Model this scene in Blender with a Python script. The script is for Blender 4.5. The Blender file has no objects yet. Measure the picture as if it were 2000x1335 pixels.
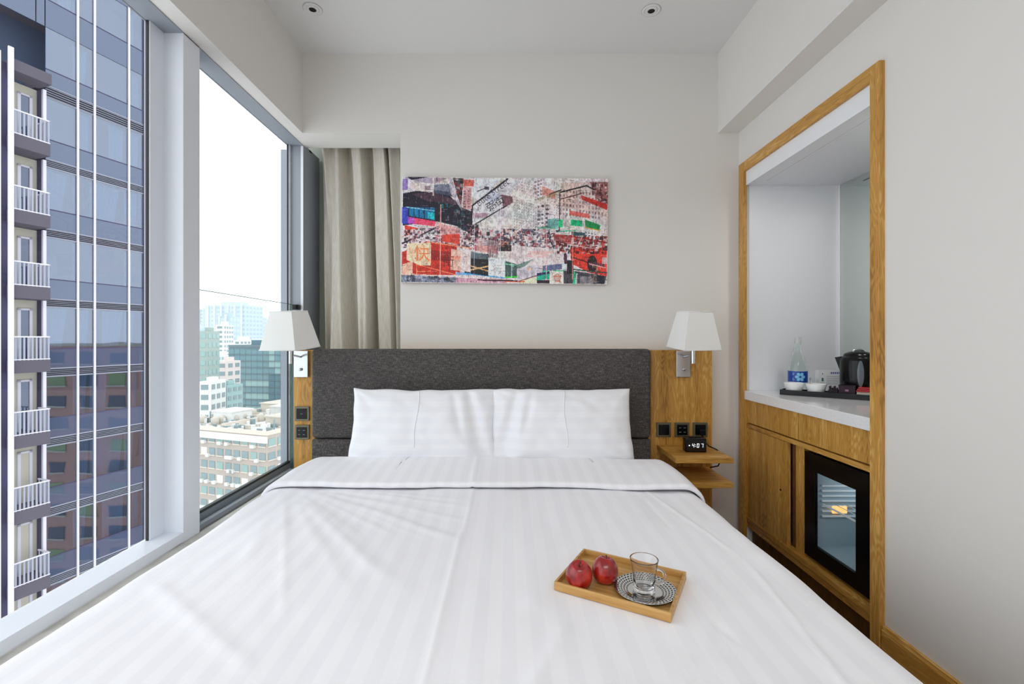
import bpy, bmesh, math, random
import numpy as np
from mathutils import Vector, Matrix, noise
random.seed(7)
rng = np.random.default_rng(7)
PI = math.pi
C = bpy.context.scene.collection
SC = bpy.context.scene
# ------------------------------------------------------------------ camera
H = 1.14                     # eye height
F, CX, CY = 920.0, 992.0, 661.0
cam = bpy.data.cameras.new('camera'); camo = bpy.data.objects.new('camera', cam); C.objects.link(camo)
camo.location = (0, 0, H); camo.rotation_euler = (PI/2, 0, 0)
cam.sensor_width = 36.0; cam.lens = F/2000*36.0
cam.shift_x = (1000-CX)/2000; cam.shift_y = (CY-667.5)/2000
cam.clip_start = 0.05; cam.clip_end = 3000
SC.camera = camo
# ------------------------------------------------------------------ sky and light
w = bpy.data.worlds.new('sky'); SC.world = w; w.use_nodes = True
bg = w.node_tree.nodes['Background']; bg.inputs[0].default_value = (0.945, 0.96, 1.0, 1); bg.inputs[1].default_value = 2.05
SC.view_settings.view_transform = 'Standard'; SC.view_settings.look = 'None'
SC.view_settings.gamma = 1.0; SC.view_settings.use_curve_mapping = False
SC.view_settings.exposure = EXPO = 0.0
SC.cycles.max_bounces = 10; SC.cycles.diffuse_bounces = 6; SC.cycles.glossy_bounces = 5
SC.cycles.transmission_bounces = 8; SC.cycles.transparent_max_bounces = 16
SC.cycles.caustics_reflective = False; SC.cycles.caustics_refractive = False
SC.cycles.sample_clamp_indirect = 6.0
def area(name, loc, size, energy, color=(1, 1, 1), rot=(0, 0, 0)):
    l = bpy.data.lights.new(name, 'AREA'); l.shape = 'RECTANGLE'; l.size, l.size_y = size
    l.energy = energy; l.color = color
    o = bpy.data.objects.new(name, l); C.objects.link(o); o.location = loc; o.rotation_euler = rot
    return o
area('ceiling_fill_light', (0.1, -1.3, 2.72), (1.6, 1.0), 30, (1.0, 0.985, 0.96))  # added fill light behind the camera, stands for no known lamp
area('niche_downlight', (1.58, 1.95, H+0.848), (0.10, 0.10), 2.8, (1.0, 0.98, 0.95))

# ------------------------------------------------------------------ mesh helpers
WL = {}                      # world position of each unrotated root
class MB:
    def __init__(s): s.v = []; s.f = []; s.sm = []
    def add(s, vs, fs, smooth=False):
        b = len(s.v); s.v += [tuple(map(float, v)) for v in vs]; s.f += [tuple(b+i for i in f) for f in fs]; s.sm += [smooth]*len(fs); return s
    def box(s, x0, x1, y0, y1, z0, z1):
        x0, x1 = min(x0, x1), max(x0, x1); y0, y1 = min(y0, y1), max(y0, y1); z0, z1 = min(z0, z1), max(z0, z1)
        vs = [(x, y, z) for z in (z0, z1) for y in (y0, y1) for x in (x0, x1)]
        return s.add(vs, [(0, 2, 3, 1), (4, 5, 7, 6), (0, 1, 5, 4), (2, 6, 7, 3), (0, 4, 6, 2), (1, 3, 7, 5)])
    def bbox(s, x0, x1, y0, y1, z0, z1, b=0.003, seg=2):
        bm = bmesh.new(); bmesh.ops.create_cube(bm, size=1)
        bmesh.ops.scale(bm, vec=(x1-x0, y1-y0, z1-z0), verts=bm.verts)
        bmesh.ops.translate(bm, vec=((x0+x1)/2, (y0+y1)/2, (z0+z1)/2), verts=bm.verts)
        bmesh.ops.bevel(bm, geom=bm.edges[:], offset=b, segments=seg, affect='EDGES', profile=0.5)
        bm.verts.index_update()
        s.add([v.co[:] for v in bm.verts], [[v.index for v in f.verts] for f in bm.faces], seg > 2); bm.free(); return s
    def obox(s, o, d, n, s0, s1, n0, n1, z0, z1):
        """box in a rotated frame: o origin (x,y), d along, n outward"""
        vs = []
        for z in (z0, z1):
            for b in (n0, n1):
                for a in (s0, s1): vs.append((o[0]+d[0]*a+n[0]*b, o[1]+d[1]*a+n[1]*b, z))
        return s.add(vs, [(0, 1, 3, 2), (4, 6, 7, 5), (0, 4, 5, 1), (2, 3, 7, 6), (0, 2, 6, 4), (1, 5, 7, 3)])
    def lathe(s, prof, c=(0, 0, 0), n=32, smooth=True, a0=0.0, a1=2*PI):
        full = abs(a1-a0-2*PI) < 1e-6; m = n if full else n+1; vs = []; fs = []
        for r, z in prof:
            for i in range(m):
                a = a0+(a1-a0)*i/n; vs.append((c[0]+r*math.cos(a), c[1]+r*math.sin(a), c[2]+z))
        for j in range(len(prof)-1):
            for i in range(n):
                k = (i+1) % m; fs.append((j*m+i, j*m+k, (j+1)*m+k, (j+1)*m+i))
        return s.add(vs, fs, smooth)
    def cyl(s, c, r, z0, z1, n=24, r1=None):
        r1 = r if r1 is None else r1
        return s.lathe([(0, z0), (r, z0)], c, n, False).lathe([(r, z0), (r1, z1)], c, n, True).lathe([(r1, z1), (0, z1)], c, n, False)
    def tube(s, pts, r, n=10, caps=True):
        pts = [Vector(p) for p in pts]; rings = []; up = None; vs = []
        for i, p in enumerate(pts):
            t = (pts[min(i+1, len(pts)-1)]-pts[max(i-1, 0)]).normalized()
            if up is None: up = t.orthogonal().normalized()
            up = (up-t*up.dot(t)).normalized(); q = t.cross(up)
            rr = r[i] if isinstance(r, (list, tuple)) else r
            for k in range(n):
                a = 2*PI*k/n; vs.append(p+up*math.cos(a)*rr+q*math.sin(a)*rr)
        fs = [(i*n+k, i*n+(k+1) % n, (i+1)*n+(k+1) % n, (i+1)*n+k) for i in range(len(pts)-1) for k in range(n)]
        s.add(vs, fs, True)
        if caps: s.f += [tuple(len(s.v)-len(vs)+k for k in range(n))[::-1], tuple(len(s.v)-n+k for k in range(n))]; s.sm += [False]*2
        return s
    def grid(s, fn, nu, nv, smooth=True, wrap=False):
        vs = [fn(i/nu, j/nv) for j in range(nv+1) for i in range(nu+1)]
        fs = [(j*(nu+1)+i, j*(nu+1)+i+1, (j+1)*(nu+1)+i+1, (j+1)*(nu+1)+i) for j in range(nv) for i in range(nu)]
        return s.add(vs, fs, smooth)
    def xf(s, m):
        s.v = [tuple(m @ Vector(v)) for v in s.v]; return s
    def mesh(s, name, off=(0, 0, 0), mt=None):
        me = bpy.data.meshes.new(name)
        me.from_pydata([(v[0]-off[0], v[1]-off[1], v[2]-off[2]) for v in s.v], [], s.f); me.update()
        me.polygons.foreach_set('use_smooth', s.sm)
        if mt: me.materials.append(mt)
        bm = bmesh.new(); bm.from_mesh(me); bmesh.ops.recalc_face_normals(bm, faces=bm.faces[:]); bm.to_mesh(me); bm.free()
        return me
    def build(s, name, mt, parent=None, local=False):
        if parent is None:
            xs, ys, zs = zip(*s.v); off = ((min(xs)+max(xs))/2, (min(ys)+max(ys))/2, min(zs))
        else: off = (0, 0, 0) if local else WL[parent.name]
        o = bpy.data.objects.new(name, s.mesh(name, off, mt)); C.objects.link(o)
        if parent is None: o.location = off; WL[o.name] = off
        else: o.parent = parent; WL[o.name] = (0, 0, 0) if local else off
        return o
def B(*a): return MB().box(*a)
def BB(*a, **k): return MB().bbox(*a, **k)
def tag(o, label, cat, group=None, kind=None):
    if label: o['label'] = label
    if cat: o['category'] = cat
    if group: o['group'] = group
    if kind: o['kind'] = kind
    return o
def root(name, loc, label, cat, group=None, rot=(0, 0, 0)):
    o = bpy.data.objects.new(name, None); C.objects.link(o); o.location = loc; o.rotation_euler = rot
    o.empty_display_size = 0.1; WL[o.name] = tuple(loc); return tag(o, label, cat, group)
def struct(o, label=None):
    o['kind'] = 'structure'
    if label: o['label'] = label
    return o
def inst(me, name, parent, loc, rz=0):
    o = bpy.data.objects.new(name, me); C.objects.link(o); o.parent = parent
    p = WL[parent.name]; o.location = (loc[0]-p[0], loc[1]-p[1], loc[2]-p[2]); o.rotation_euler = (0, 0, rz); WL[o.name] = tuple(loc)
    return o
def px(x, Y): return (x-CX)*Y/F          # photo column -> X at distance Y
def pz(y, Y): return H+(CY-y)*Y/F        # photo row -> height at distance Y

# ------------------------------------------------------------------ materials
def srgb(r, g, b):
    f = lambda c: ((c/255+0.055)/1.055)**2.4 if c/255 > 0.04045 else c/255/12.92
    return (f(r), f(g), f(b), 1)
def mat(name, col, rough=0.5, metal=0.0, **k):
    m = bpy.data.materials.new(name); m.use_nodes = True; b = m.node_tree.nodes['Principled BSDF']
    b.inputs['Base Color'].default_value = col; b.inputs['Roughness'].default_value = rough; b.inputs['Metallic'].default_value = metal
    for a, v in k.items(): b.inputs[a.replace('_', ' ')].default_value = v
    return m
def nd(m, t, **k):
    n = m.node_tree.nodes.new(t)
    for a, v in k.items():
        if a.startswith('i_'):
            key = a[2:].replace('_', ' '); n.inputs[int(key) if key.isdigit() else key].default_value = v
        else: setattr(n, a, v)
    return n
def lk(m, a, b): m.node_tree.links.new(a, b)
def bsdf(m): return m.node_tree.nodes['Principled BSDF']
def coords(m, scale, kind='Object', rot=(0, 0, 0)):
    t = nd(m, 'ShaderNodeTexCoord'); mp = nd(m, 'ShaderNodeMapping'); mp.inputs['Scale'].default_value = scale; mp.inputs['Rotation'].default_value = rot
    if kind == 'World':
        g = nd(m, 'ShaderNodeNewGeometry'); lk(m, g.outputs['Position'], mp.inputs[0])
    else: lk(m, t.outputs[kind], mp.inputs[0])
    return mp.outputs[0]
def ramp(m, fac, stops):
    r = nd(m, 'ShaderNodeValToRGB'); lk(m, fac, r.inputs[0]); e = r.color_ramp.elements
    while len(e) < len(stops): e.new(0.5)
    for i, (p, c) in enumerate(stops): e[i].position = p; e[i].color = c
    return r.outputs[0]
def bump(m, h, strength, dist=0.002):
    b = nd(m, 'ShaderNodeBump'); b.inputs['Strength'].default_value = strength; b.inputs['Distance'].default_value = dist
    lk(m, h, b.inputs['Height']); lk(m, b.outputs[0], bsdf(m).inputs['Normal'])
def noise_col(m, scale, stops, vec=(1, 1, 1), detail=4, bmp=0, kind='Object', dist=0.001):
    v = coords(m, vec, kind); n = nd(m, 'ShaderNodeTexNoise', i_Scale=scale, i_Detail=detail); lk(m, v, n.inputs['Vector'])
    lk(m, ramp(m, n.outputs[0], stops), bsdf(m).inputs['Base Color'])
    if bmp: bump(m, n.outputs[0], bmp, dist)
    return m
def oak(name, axis, base=(194, 144, 66), dark=(150, 102, 38), light=(226, 184, 108)):
    """oak veneer: fine fibre streaks and wavy pale figure along one axis"""
    m = mat(name, srgb(*base), 0.42)
    A = {'x': (1.6, 22, 22), 'y': (22, 1.6, 22), 'z': (22, 22, 1.6)}[axis]
    v = coords(m, A, 'World')
    n1 = nd(m, 'ShaderNodeTexNoise', i_Scale=0.9, i_Detail=5, i_Roughness=0.6); lk(m, v, n1.inputs['Vector'])
    v2 = coords(m, tuple(x*7 if x > 5 else x*2 for x in A), 'World')
    n2 = nd(m, 'ShaderNodeTexNoise', i_Scale=1.0, i_Detail=3); lk(m, v2, n2.inputs['Vector'])
    v3 = coords(m, tuple(x*0.55 if x > 5 else x*2.6 for x in A), 'World')
    n3 = nd(m, 'ShaderNodeTexNoise', i_Scale=0.8, i_Detail=1); lk(m, v3, n3.inputs['Vector'])
    mx = nd(m, 'ShaderNodeMath', operation='MULTIPLY_ADD'); lk(m, n3.outputs[0], mx.inputs[0]); mx.inputs[1].default_value = 1.4; lk(m, n1.outputs[0], mx.inputs[2])
    wv = nd(m, 'ShaderNodeMath', operation='MULTIPLY'); lk(m, mx.outputs[0], wv.inputs[0]); wv.inputs[1].default_value = 52
    sn = nd(m, 'ShaderNodeMath', operation='SINE'); lk(m, wv.outputs[0], sn.inputs[0])
    s2 = nd(m, 'ShaderNodeMath', operation='MULTIPLY_ADD'); lk(m, sn.outputs[0], s2.inputs[0]); s2.inputs[1].default_value = 0.10; lk(m, n1.outputs[0], s2.inputs[2])
    s3 = nd(m, 'ShaderNodeMath', operation='MULTIPLY_ADD'); lk(m, n2.outputs[0], s3.inputs[0]); s3.inputs[1].default_value = 0.35; lk(m, s2.outputs[0], s3.inputs[2])
    lk(m, ramp(m, s3.outputs[0], [(0.40, srgb(*dark)), (0.62, srgb(*base)), (0.72, srgb(*base)), (0.95, srgb(*light))]), bsdf(m).inputs['Base Color'])
    bump(m, s3.outputs[0], 0.15, 0.001)
    return m
M = {}
M['plaster'] = mat('plaster', srgb(226, 224, 220), 0.85)
M['ceil'] = mat('ceiling_paint', srgb(226, 226, 225), 0.9)
M['bulk'] = M['plaster']
M['alu'] = mat('powder_coated_aluminium', srgb(228, 233, 241), 0.42, 0.0)
M['alu_dark'] = mat('grey_aluminium', srgb(150, 156, 165), 0.45, 0.1)
M['gasket'] = mat('black_rubber', srgb(22, 24, 30), 0.5)
M['stone'] = noise_col(mat('grey_stone', srgb(196, 194, 186), 0.5), 14, [(0.3, srgb(180, 178, 170)), (0.7, srgb(208, 206, 198))], kind='World')
M['recess'] = mat('recess_paint', srgb(172, 180, 168), 0.8)
M['mirror'] = mat('grey_green_mirror', (0.70, 0.76, 0.72, 1), 0.03, 1.0)
M['floor'] = oak('floor_oak', 'y', (110, 78, 48), (84, 56, 32), (134, 98, 64))
M['oakz'] = oak('oak_upright', 'z'); M['oaky'] = oak('oak_lengthways', 'y'); M['oakx'] = oak('oak_crossways', 'x')
M['oakd'] = oak('oak_painted_shade', 'z', (96, 64, 28), (70, 44, 16), (120, 84, 40))  # oak copy darkened to carry the shade of door gap and toe recess
M['chrome'] = mat('chrome', (0.62, 0.64, 0.67, 1), 0.16, 1.0)
M['steel'] = mat('brushed_steel', (0.55, 0.56, 0.58, 1), 0.3, 1.0)
M['black'] = mat('black_plastic', srgb(12, 12, 14), 0.22, Specular_IOR_Level=0.28)
M['blackm'] = mat('black_matt', srgb(14, 14, 16), 0.5, Specular_IOR_Level=0.25)
M['white'] = mat('white_laminate', srgb(236, 239, 243), 0.28)
M['quartz'] = noise_col(mat('white_quartz', srgb(236, 237, 238), 0.12), 180, [(0.35, srgb(232, 233, 235)), (0.6, srgb(240, 241, 242))], kind='World')
M['ceramic'] = mat('white_ceramic', srgb(238, 240, 240), 0.12, 0.0, Coat_Weight=0.5)
def clear(name, tint=(0.97, 0.985, 0.98, 1), f0=0.06, glossmax=0.9):
    m = bpy.data.materials.new(name); m.use_nodes = True; nt = m.node_tree; nt.nodes.remove(nt.nodes['Principled BSDF'])
    t = nd(m, 'ShaderNodeBsdfTransparent'); t.inputs[0].default_value = tint; g = nd(m, 'ShaderNodeBsdfGlossy'); g.inputs['Roughness'].default_value = 0.0
    lw = nd(m, 'ShaderNodeFresnel', i_IOR=1.45); mx = nd(m, 'ShaderNodeMixShader'); sc = nd(m, 'ShaderNodeMath', operation='MULTIPLY')
    sc.inputs[1].default_value = f0/0.034; sc.use_clamp = True
    ge = nd(m, 'ShaderNodeNewGeometry'); iv = nd(m, 'ShaderNodeMath', operation='SUBTRACT'); iv.inputs[0].default_value = 1.0; lk(m, ge.outputs['Backfacing'], iv.inputs[1])
    mu = nd(m, 'ShaderNodeMath', operation='MULTIPLY'); lk(m, lw.outputs[0], mu.inputs[0]); lk(m, iv.outputs[0], mu.inputs[1])
    lk(m, mu.outputs[0], sc.inputs[0]); lk(m, sc.outputs[0], mx.inputs[0]); lk(m, t.outputs[0], mx.inputs[1]); lk(m, g.outputs[0], mx.inputs[2])
    lk(m, mx.outputs[0], nt.nodes['Material Output'].inputs[0]); return m
M['glass'] = clear('window_glass', (0.97, 0.985, 0.985, 1), 0.02)
M['guard'] = clear('guard_glass', (0.965, 0.985, 0.98, 1), 0.018)
M['solidglass'] = mat('clear_glass', (1, 1, 1, 1), 0.0, 0.0, Transmission_Weight=1.0, IOR=1.45)
M['bottleglass'] = mat('bottle_glass', (0.93, 0.98, 0.96, 1), 0.0, 0.0, Transmission_Weight=1.0, IOR=1.33)
def linen(name, base, alt, axis, period=0.062, rough=0.8):
    """white satin-stripe bed linen: smooth sheen stripes and fine weave"""
    m = mat(name, base, rough, 0.0, Sheen_Weight=0.25, Sheen_Roughness=0.4)
    v = coords(m, (1, 1, 1)); sp = nd(m, 'ShaderNodeSeparateXYZ'); lk(m, v, sp.inputs[0])
    a = nd(m, 'ShaderNodeMath', operation='MULTIPLY'); lk(m, sp.outputs[axis], a.inputs[0]); a.inputs[1].default_value = 2*PI/period
    s = nd(m, 'ShaderNodeMath', operation='SINE'); lk(m, a.outputs[0], s.inputs[0])
    mr = nd(m, 'ShaderNodeMapRange'); mr.inputs[1].default_value = -0.25; mr.inputs[2].default_value = 0.25; lk(m, s.outputs[0], mr.inputs[0])
    lk(m, ramp(m, mr.outputs[0], [(0.0, base), (1.0, alt)]), bsdf(m).inputs['Base Color'])
    r = nd(m, 'ShaderNodeMapRange'); r.inputs[3].default_value = rough; r.inputs[4].default_value = rough-0.12; lk(m, mr.outputs[0], r.inputs[0]); lk(m, r.outputs[0], bsdf(m).inputs['Roughness'])
    n = nd(m, 'ShaderNodeTexNoise', i_Scale=9.0, i_Detail=6, i_Roughness=0.65); lk(m, v, n.inputs['Vector']); bump(m, n.outputs[0], 0.35, 0.004)
    return m
M['linenx'] = linen('striped_white_cotton', srgb(242, 242, 247), srgb(246, 246, 250), 0)
M['linenz'] = linen('striped_white_pillow_cotton', srgb(240, 241, 246), srgb(243, 244, 248), 2, 0.05)
M['sheet'] = mat('white_sheet', srgb(236, 237, 240), 0.85)
m = M['tweed'] = mat('charcoal_tweed', srgb(74, 72, 74), 0.9)
v = coords(m, (28, 28, 260)); n = nd(m, 'ShaderNodeTexNoise', i_Scale=1.0, i_Detail=5, i_Roughness=0.8); lk(m, v, n.inputs['Vector'])
v2 = coords(m, (420, 420, 60)); n2 = nd(m, 'ShaderNodeTexNoise', i_Scale=1.0, i_Detail=3, i_Roughness=0.7); lk(m, v2, n2.inputs['Vector'])
a = nd(m, 'ShaderNodeMath', operation='ADD'); lk(m, n.outputs[0], a.inputs[0]); lk(m, n2.outputs[0], a.inputs[1])
lk(m, ramp(m, a.outputs[0], [(0.72/2, srgb(36, 33, 35)), (1.0/2, srgb(74, 70, 70)), (1.3/2, srgb(132, 126, 120))]), bsdf(m).inputs['Base Color'])
a2 = nd(m, 'ShaderNodeMath', operation='MULTIPLY'); a2.inputs[1].default_value = 0.5; lk(m, a.outputs[0], a2.inputs[0])
for l in list(m.node_tree.links):
    if l.to_node.type == 'VALTORGB': m.node_tree.links.remove(l)
lk(m, a2.outputs[0], [q for q in m.node_tree.nodes if q.type == 'VALTORGB'][0].inputs[0]); bump(m, a.outputs[0], 0.5, 0.002)
m = M['drape'] = noise_col(mat('linen_drape', srgb(206, 201, 190), 0.8, 0.0, Sheen_Weight=0.2), 3.0, [(0.3, srgb(196, 190, 178)), (0.7, srgb(214, 210, 200))], vec=(60, 60, 6), bmp=0.2)
m = M['shade'] = bpy.data.materials.new('lampshade_fabric'); m.use_nodes = True
pb = bsdf(m); pb.inputs['Base Color'].default_value = srgb(250, 250, 248); pb.inputs['Roughness'].default_value = 0.9
tr = nd(m, 'ShaderNodeBsdfTranslucent'); tr.inputs[0].default_value = srgb(250, 249, 245); mx = nd(m, 'ShaderNodeMixShader'); mx.inputs[0].default_value = 0.22
lk(m, pb.outputs[0], mx.inputs[1]); lk(m, tr.outputs[0], mx.inputs[2]); lk(m, mx.outputs[0], m.node_tree.nodes['Material Output'].inputs[0])
# ------------------------------------------------------------------ room shell
ZC, ZB = H+1.634, H+1.18      # ceiling, bulkhead soffit
XW = 1.326                    # right wall
XG = -1.33                    # window glass plane
XM = -1.25                    # inner plane of window frame
YB = 2.706                    # back wall
YN = -2.4
struct(B(-1.45, 1.95, YN, 3.25, -0.06, 0.0).build('floor', M['floor']), 'brown timber floor beside the bed')
struct(B(-1.50, 1.50, YN, 3.25, ZC, ZC+0.1).build('ceiling', M['ceil']), 'white painted ceiling')
wb = MB().box(-0.618, XW+0.02, YB, 3.25, 0, ZC).box(-1.18, -0.618, YB, 2.917, ZB, ZC)
struct(wb.build('wall_back', M['plaster']), 'white plaster wall behind the bed')
struct(MB().box(-1.45, -0.618, 3.14, 3.25, 0, ZC).build('wall_recess', M['recess']), 'grey-green end wall of the curtain recess')
struct(MB().box(-1.335, -1.18, YN, 2.917, ZB, ZC).box(-1.335, -1.18, 2.917, 3.12, ZB+0.2, ZC).box(-1.18, -0.618, 2.917, 3.12, ZB+0.24, ZC).build('wall_left', M['bulk']), 'white bulkhead above the windows')
ZI, YR0, YR1 = H+0.926, 1.700, 2.612   # niche opening
XO = 1.306
wr = MB().box(XW, 1.95, YN, YR0-0.02, 0, ZC).box(XW, 1.95, YR0-0.02, YB, ZI+0.02, ZC).box(1.327, 1.344, 2.626, YB, 0, ZI+0.02)
struct(wr.build('wall_right', M['plaster']), 'plain white wall on the right')
struct(B(1.207, XW, YN, YB, ZB, ZC).build('ceiling_beam', M['plaster']), 'white boxed beam along the right wall')
struct(B(-1.45, 1.95, YN-0.1, YN, 0, ZC).build('wall_front', M['plaster']))
struct(MB().box(-1.45, XM, YN, 3.12, 0, H-0.80).build('wall_under_window', M['plaster']))
bs = MB().box(1.310, XW, YN, 1.652, 0, 0.122).box(1.314, XW, YN, 1.652, 0.122, 0.134)
struct(bs.build('baseboard_right', M['oaky']), 'oak baseboard along the right wall')
struct(B(XM, -1.0, YN, 3.12, H-0.83, H-0.785).build('window_sill', M['stone']), 'pale stone ledge between window and bed')
# windows -----------------------------------------------------------
SZ, HZ = H-0.746, H+1.176
YS = [-2.3, -0.35, 1.743]
def window(name, y0, y1, label, stile0, stile1):
    fr = MB().box(XG-0.011, XG+0.006, y0, y0+stile0, SZ-0.03, HZ+0.03).box(XG-0.011, XG+0.006, y1-stile1, y1, SZ-0.03, HZ+0.03)
    o = struct(fr.build(name, M['alu']), label)
    g = B(XG-0.012, XG-0.006, y0+stile0, y1-stile1, SZ, HZ).build('window_pane', M['glass'], o)
    gk = MB()
    for a, b in ((y0+stile0, y0+stile0+0.004), (y1-stile1-0.004, y1-stile1)): gk.box(XG-0.008, XG+0.001, a, b, SZ, HZ)
    if y0 > 1: gk.box(XG-0.008, XG+0.010, y0+stile0, y1-stile1, SZ-0.004, SZ+0.008)
    gk.build('gasket', M['gasket'], o)
    return o
w1 = window('window_1', -0.25, 1.814, 'tall near window facing the glass tower', 0.07, 0.071)
w0 = window('window_2', YN, -0.35, 'window behind the viewpoint', 0.07, 0.07)
w2 = window('window_3', 1.91, 2.952, 'tall far window facing the hazy city', 0.07, 0.098)
# extruded head, sill boards and the mullion
struct(B(XG-0.016, XM, YN, 3.0, HZ, ZB+0.01).build('window_head', M['alu_dark']))
sb = MB().box(XG-0.016, XM, YN, 1.816, SZ-0.012, SZ).box(XM-0.004, XM, YN, 1.816, SZ-0.035, SZ-0.012)
struct(sb.build('window_sill_board', M['alu']), 'flat grey aluminium sill board of the near window')
struct(MB().box(XG-0.016, XG+0.008, 1.91, 2.96, SZ-0.036, SZ-0.004).box(XG+0.008, XG+0.05, 1.91, 2.96, SZ-0.05, SZ-0.036).build('trim_1', M['alu_dark']), 'lower frame rail of the far window')
struct(BB(XG-0.016, XM, 1.814, 1.912, SZ-0.04, HZ+0.01, b=0.0025).build('window_mullion', M['alu']), 'wide grey mullion between the two windows')
struct(B(XG-0.1, XM-0.09, -0.36, -0.24, SZ, HZ).build('trim_2', M['alu']))
jb = MB().box(XG-0.1, XM, 2.965, 3.12, SZ-0.1, ZB+0.01).box(XG-0.02, XM, 2.875, 2.965, SZ-0.1, ZB-0.005)
struct(jb.build('trim_3', M['alu_dark']), 'grey jamb at the far end of the windows')
struct(B(XM-0.014, XM+0.001, 2.8735, 2.8755, SZ-0.1, ZB-0.005).build('trim_4', M['alu']))
# casement handle, guard glass
hd = root('window_handle', (XG+0.01, 2.90, pz(540, 2.90)), 'small grey catch on the far window stile', 'handle')
BB(XG+0.007, XG+0.028, 2.885, 2.920, pz(556, 2.9), pz(524, 2.9), b=0.006, seg=3).build('catch_body', M['steel'], hd)
BB(XG+0.028, XG+0.036, 2.895, 2.910, pz(549, 2.9), pz(530, 2.9), b=0.003).build('lever', M['alu'], hd)
gr = root('glass_guard', (-1.285, 2.35, SZ), 'waist-high greenish glass guard panel inside the far window', 'guard')
B(-1.291, -1.281, 1.93, 2.80, SZ-0.03, H+0.203).build('glass_panel', M['guard'], gr)
M['edge'] = mat('green_glass_edge', srgb(58, 96, 92), 0.15)
MB().box(-1.2912, -1.2808, 1.93, 2.80, H+0.203, H+0.2045).box(-1.2912, -1.2808, 2.80, 2.803, SZ-0.03, H+0.2045).build('polished_edge', M['edge'], gr)
BB(-1.30, -1.262, 2.835, 2.872, pz(604, 2.83), pz(594, 2.83), b=0.004).build('clamp', M['black'], gr)
B(-1.297, -1.275, 1.93, 2.80, SZ-0.045, SZ-0.025).build('bottom_channel', M['alu_dark'], gr)
M['groove'] = mat('joint_shade_paint', srgb(186, 187, 188), 0.8)  # flat grey standing for the shade in thin joints
# ceiling downlights ------------------------------------------------
def downlight(x, y, label):
    r = root('ceiling_downlight', (x, y, ZC), label, 'ceiling light', 'recessed ceiling downlights')
    MB().lathe([(0.040, 0.0), (0.045, -0.001), (0.0455, -0.003), (0.038, -0.005), (0.0325, -0.003), (0.030, 0.0)], (x, y, ZC), 40).build('trim_ring', M['ceil'], r)
    MB().lathe([(0.030, -0.0005), (0.030, -0.004), (0.018, -0.006), (0.017, -0.002)], (x, y, ZC), 32).build('inner_ring', M['ceil'], r)
    MB().lathe([(0.0455, -0.0004), (0.0475, -0.0006)], (x, y, ZC), 40).build('painted_gap_shade', M['groove'], r)  # flat ring, shade round the trim put in as colour
    MB().lathe([(0.0, -0.0045), (0.0175, -0.005)], (x, y, ZC), 24).build('lamp_opening', M['blackm'], r)
downlight(-0.968, 2.335, 'round white recessed downlight in the ceiling above the window side of the bed')
downlight(0.714, 2.345, 'round white recessed downlight in the ceiling near the right-hand beam')
# curtain -----------------------------------------------------------
ZT = ZB+0.20
KT = [(70, .5), (100, 1), (150, .55), (185, .9), (225, 0), (275, .85), (330, 1), (372, .1), (410, .9), (470, 1), (490, .1), (505, .9), (560, .6), (582, 0), (600, .3)]
KBt = [(110, .6), (130, .25), (160, 1), (215, .9), (290, .05), (345, 1), (375, .9), (422, -.35), (445, .65), (520, .6), (545, .15), (565, 1), (590, .5), (605, 0), (615, .3)]
def cfold(u, v):
    z = 0.03+(ZT-0.03)*v
    t = min(1, max(0, (2.36-z)/1.30))
    f = u*(len(KT)-1); i = min(int(f), len(KT)-2); w = f-i; ws = w*w*(3-2*w)
    xt = KT[i][0]+(KT[i+1][0]-KT[i][0])*w; xb_ = KBt[i][0]+(KBt[i+1][0]-KBt[i][0])*w
    dt = KT[i][1]+(KT[i+1][1]-KT[i][1])*ws; db = KBt[i][1]+(KBt[i+1][1]-KBt[i][1])*ws
    t2 = t**0.75; X_ = xt+(xb_-xt)*t2; d = dt*(1-t2)+db*t2
    y = 3.105-0.145*max(-.08, d)*(0.8+0.2*t)+0.005*noise.noise(Vector((u*30, v*5, 1)))
    return ((600+X_/3.18-CX)*3.0/F+0.004*math.sin(v*9+u*20), y, z)
cur = MB().grid(lambda u, v: cfold(u, v), 260, 60).build('curtain', M['drape'])
sd = cur.modifiers.new('t', 'SOLIDIFY'); sd.thickness = 0.003
tag(cur, 'beige linen curtain hanging in soft folds beside the far window', 'curtain')
# headboard wall panel, shelves -------------------------------------
YP = 2.635
wp = root('headboard_panel', (-0.03, YP, 0), 'flat oak panel fixed to the wall behind the dark headboard', 'wall panel')
xs = [-1.197, -0.62, -0.04, 0.80, 1.142]
MB().box(-1.197, 0.80, YP, 2.70, 0.10, H-0.064).build('board', M['oakz'], wp)
MB().box(0.8015, 1.142, YP, 2.70, 0.10, H-0.064).build('board', M['oakz'], wp)
# niche cabinet in right wall ---------------------------------------
XB = 1.85; YS_ = 2.625; ZNC = H+0.852
struct(MB().box(1.345, XB, YS_, YB+0.02, 0.0, H+0.92).build('wall_niche_side', M['white']), 'pale laminate side of the niche')
struct(MB().box(XB, 1.95, YR0-0.02, YB, 0.0, H+0.92).box(1.36, XB, YR0-0.06, YR0-0.021, 0, H+0.92).build('wall_niche_back', M['white']))
nc = struct(B(1.33, 1.95, YR0-0.02, YS_, ZNC, H+0.924).build('niche_ceiling', M['white']), 'pale lowered top of the niche')
MB().box(1.40, 1.77, 1.76, 2.54, ZNC-0.0025, ZNC).build('access_panel', M['white'], nc)
MB().box(1.397, 1.773, 1.757, 2.543, ZNC-0.001, ZNC).build('joint', M['groove'], nc)
mi = root('niche_mirror', (XB-0.01, 2.2, H-0.29), 'greenish mirror covering the back of the niche behind the kettle', 'mirror')
B(XB-0.006, XB, YR0, 2.61, H-0.286, ZNC-0.001).build('glass_sheet', M['mirror'], mi)
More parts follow.
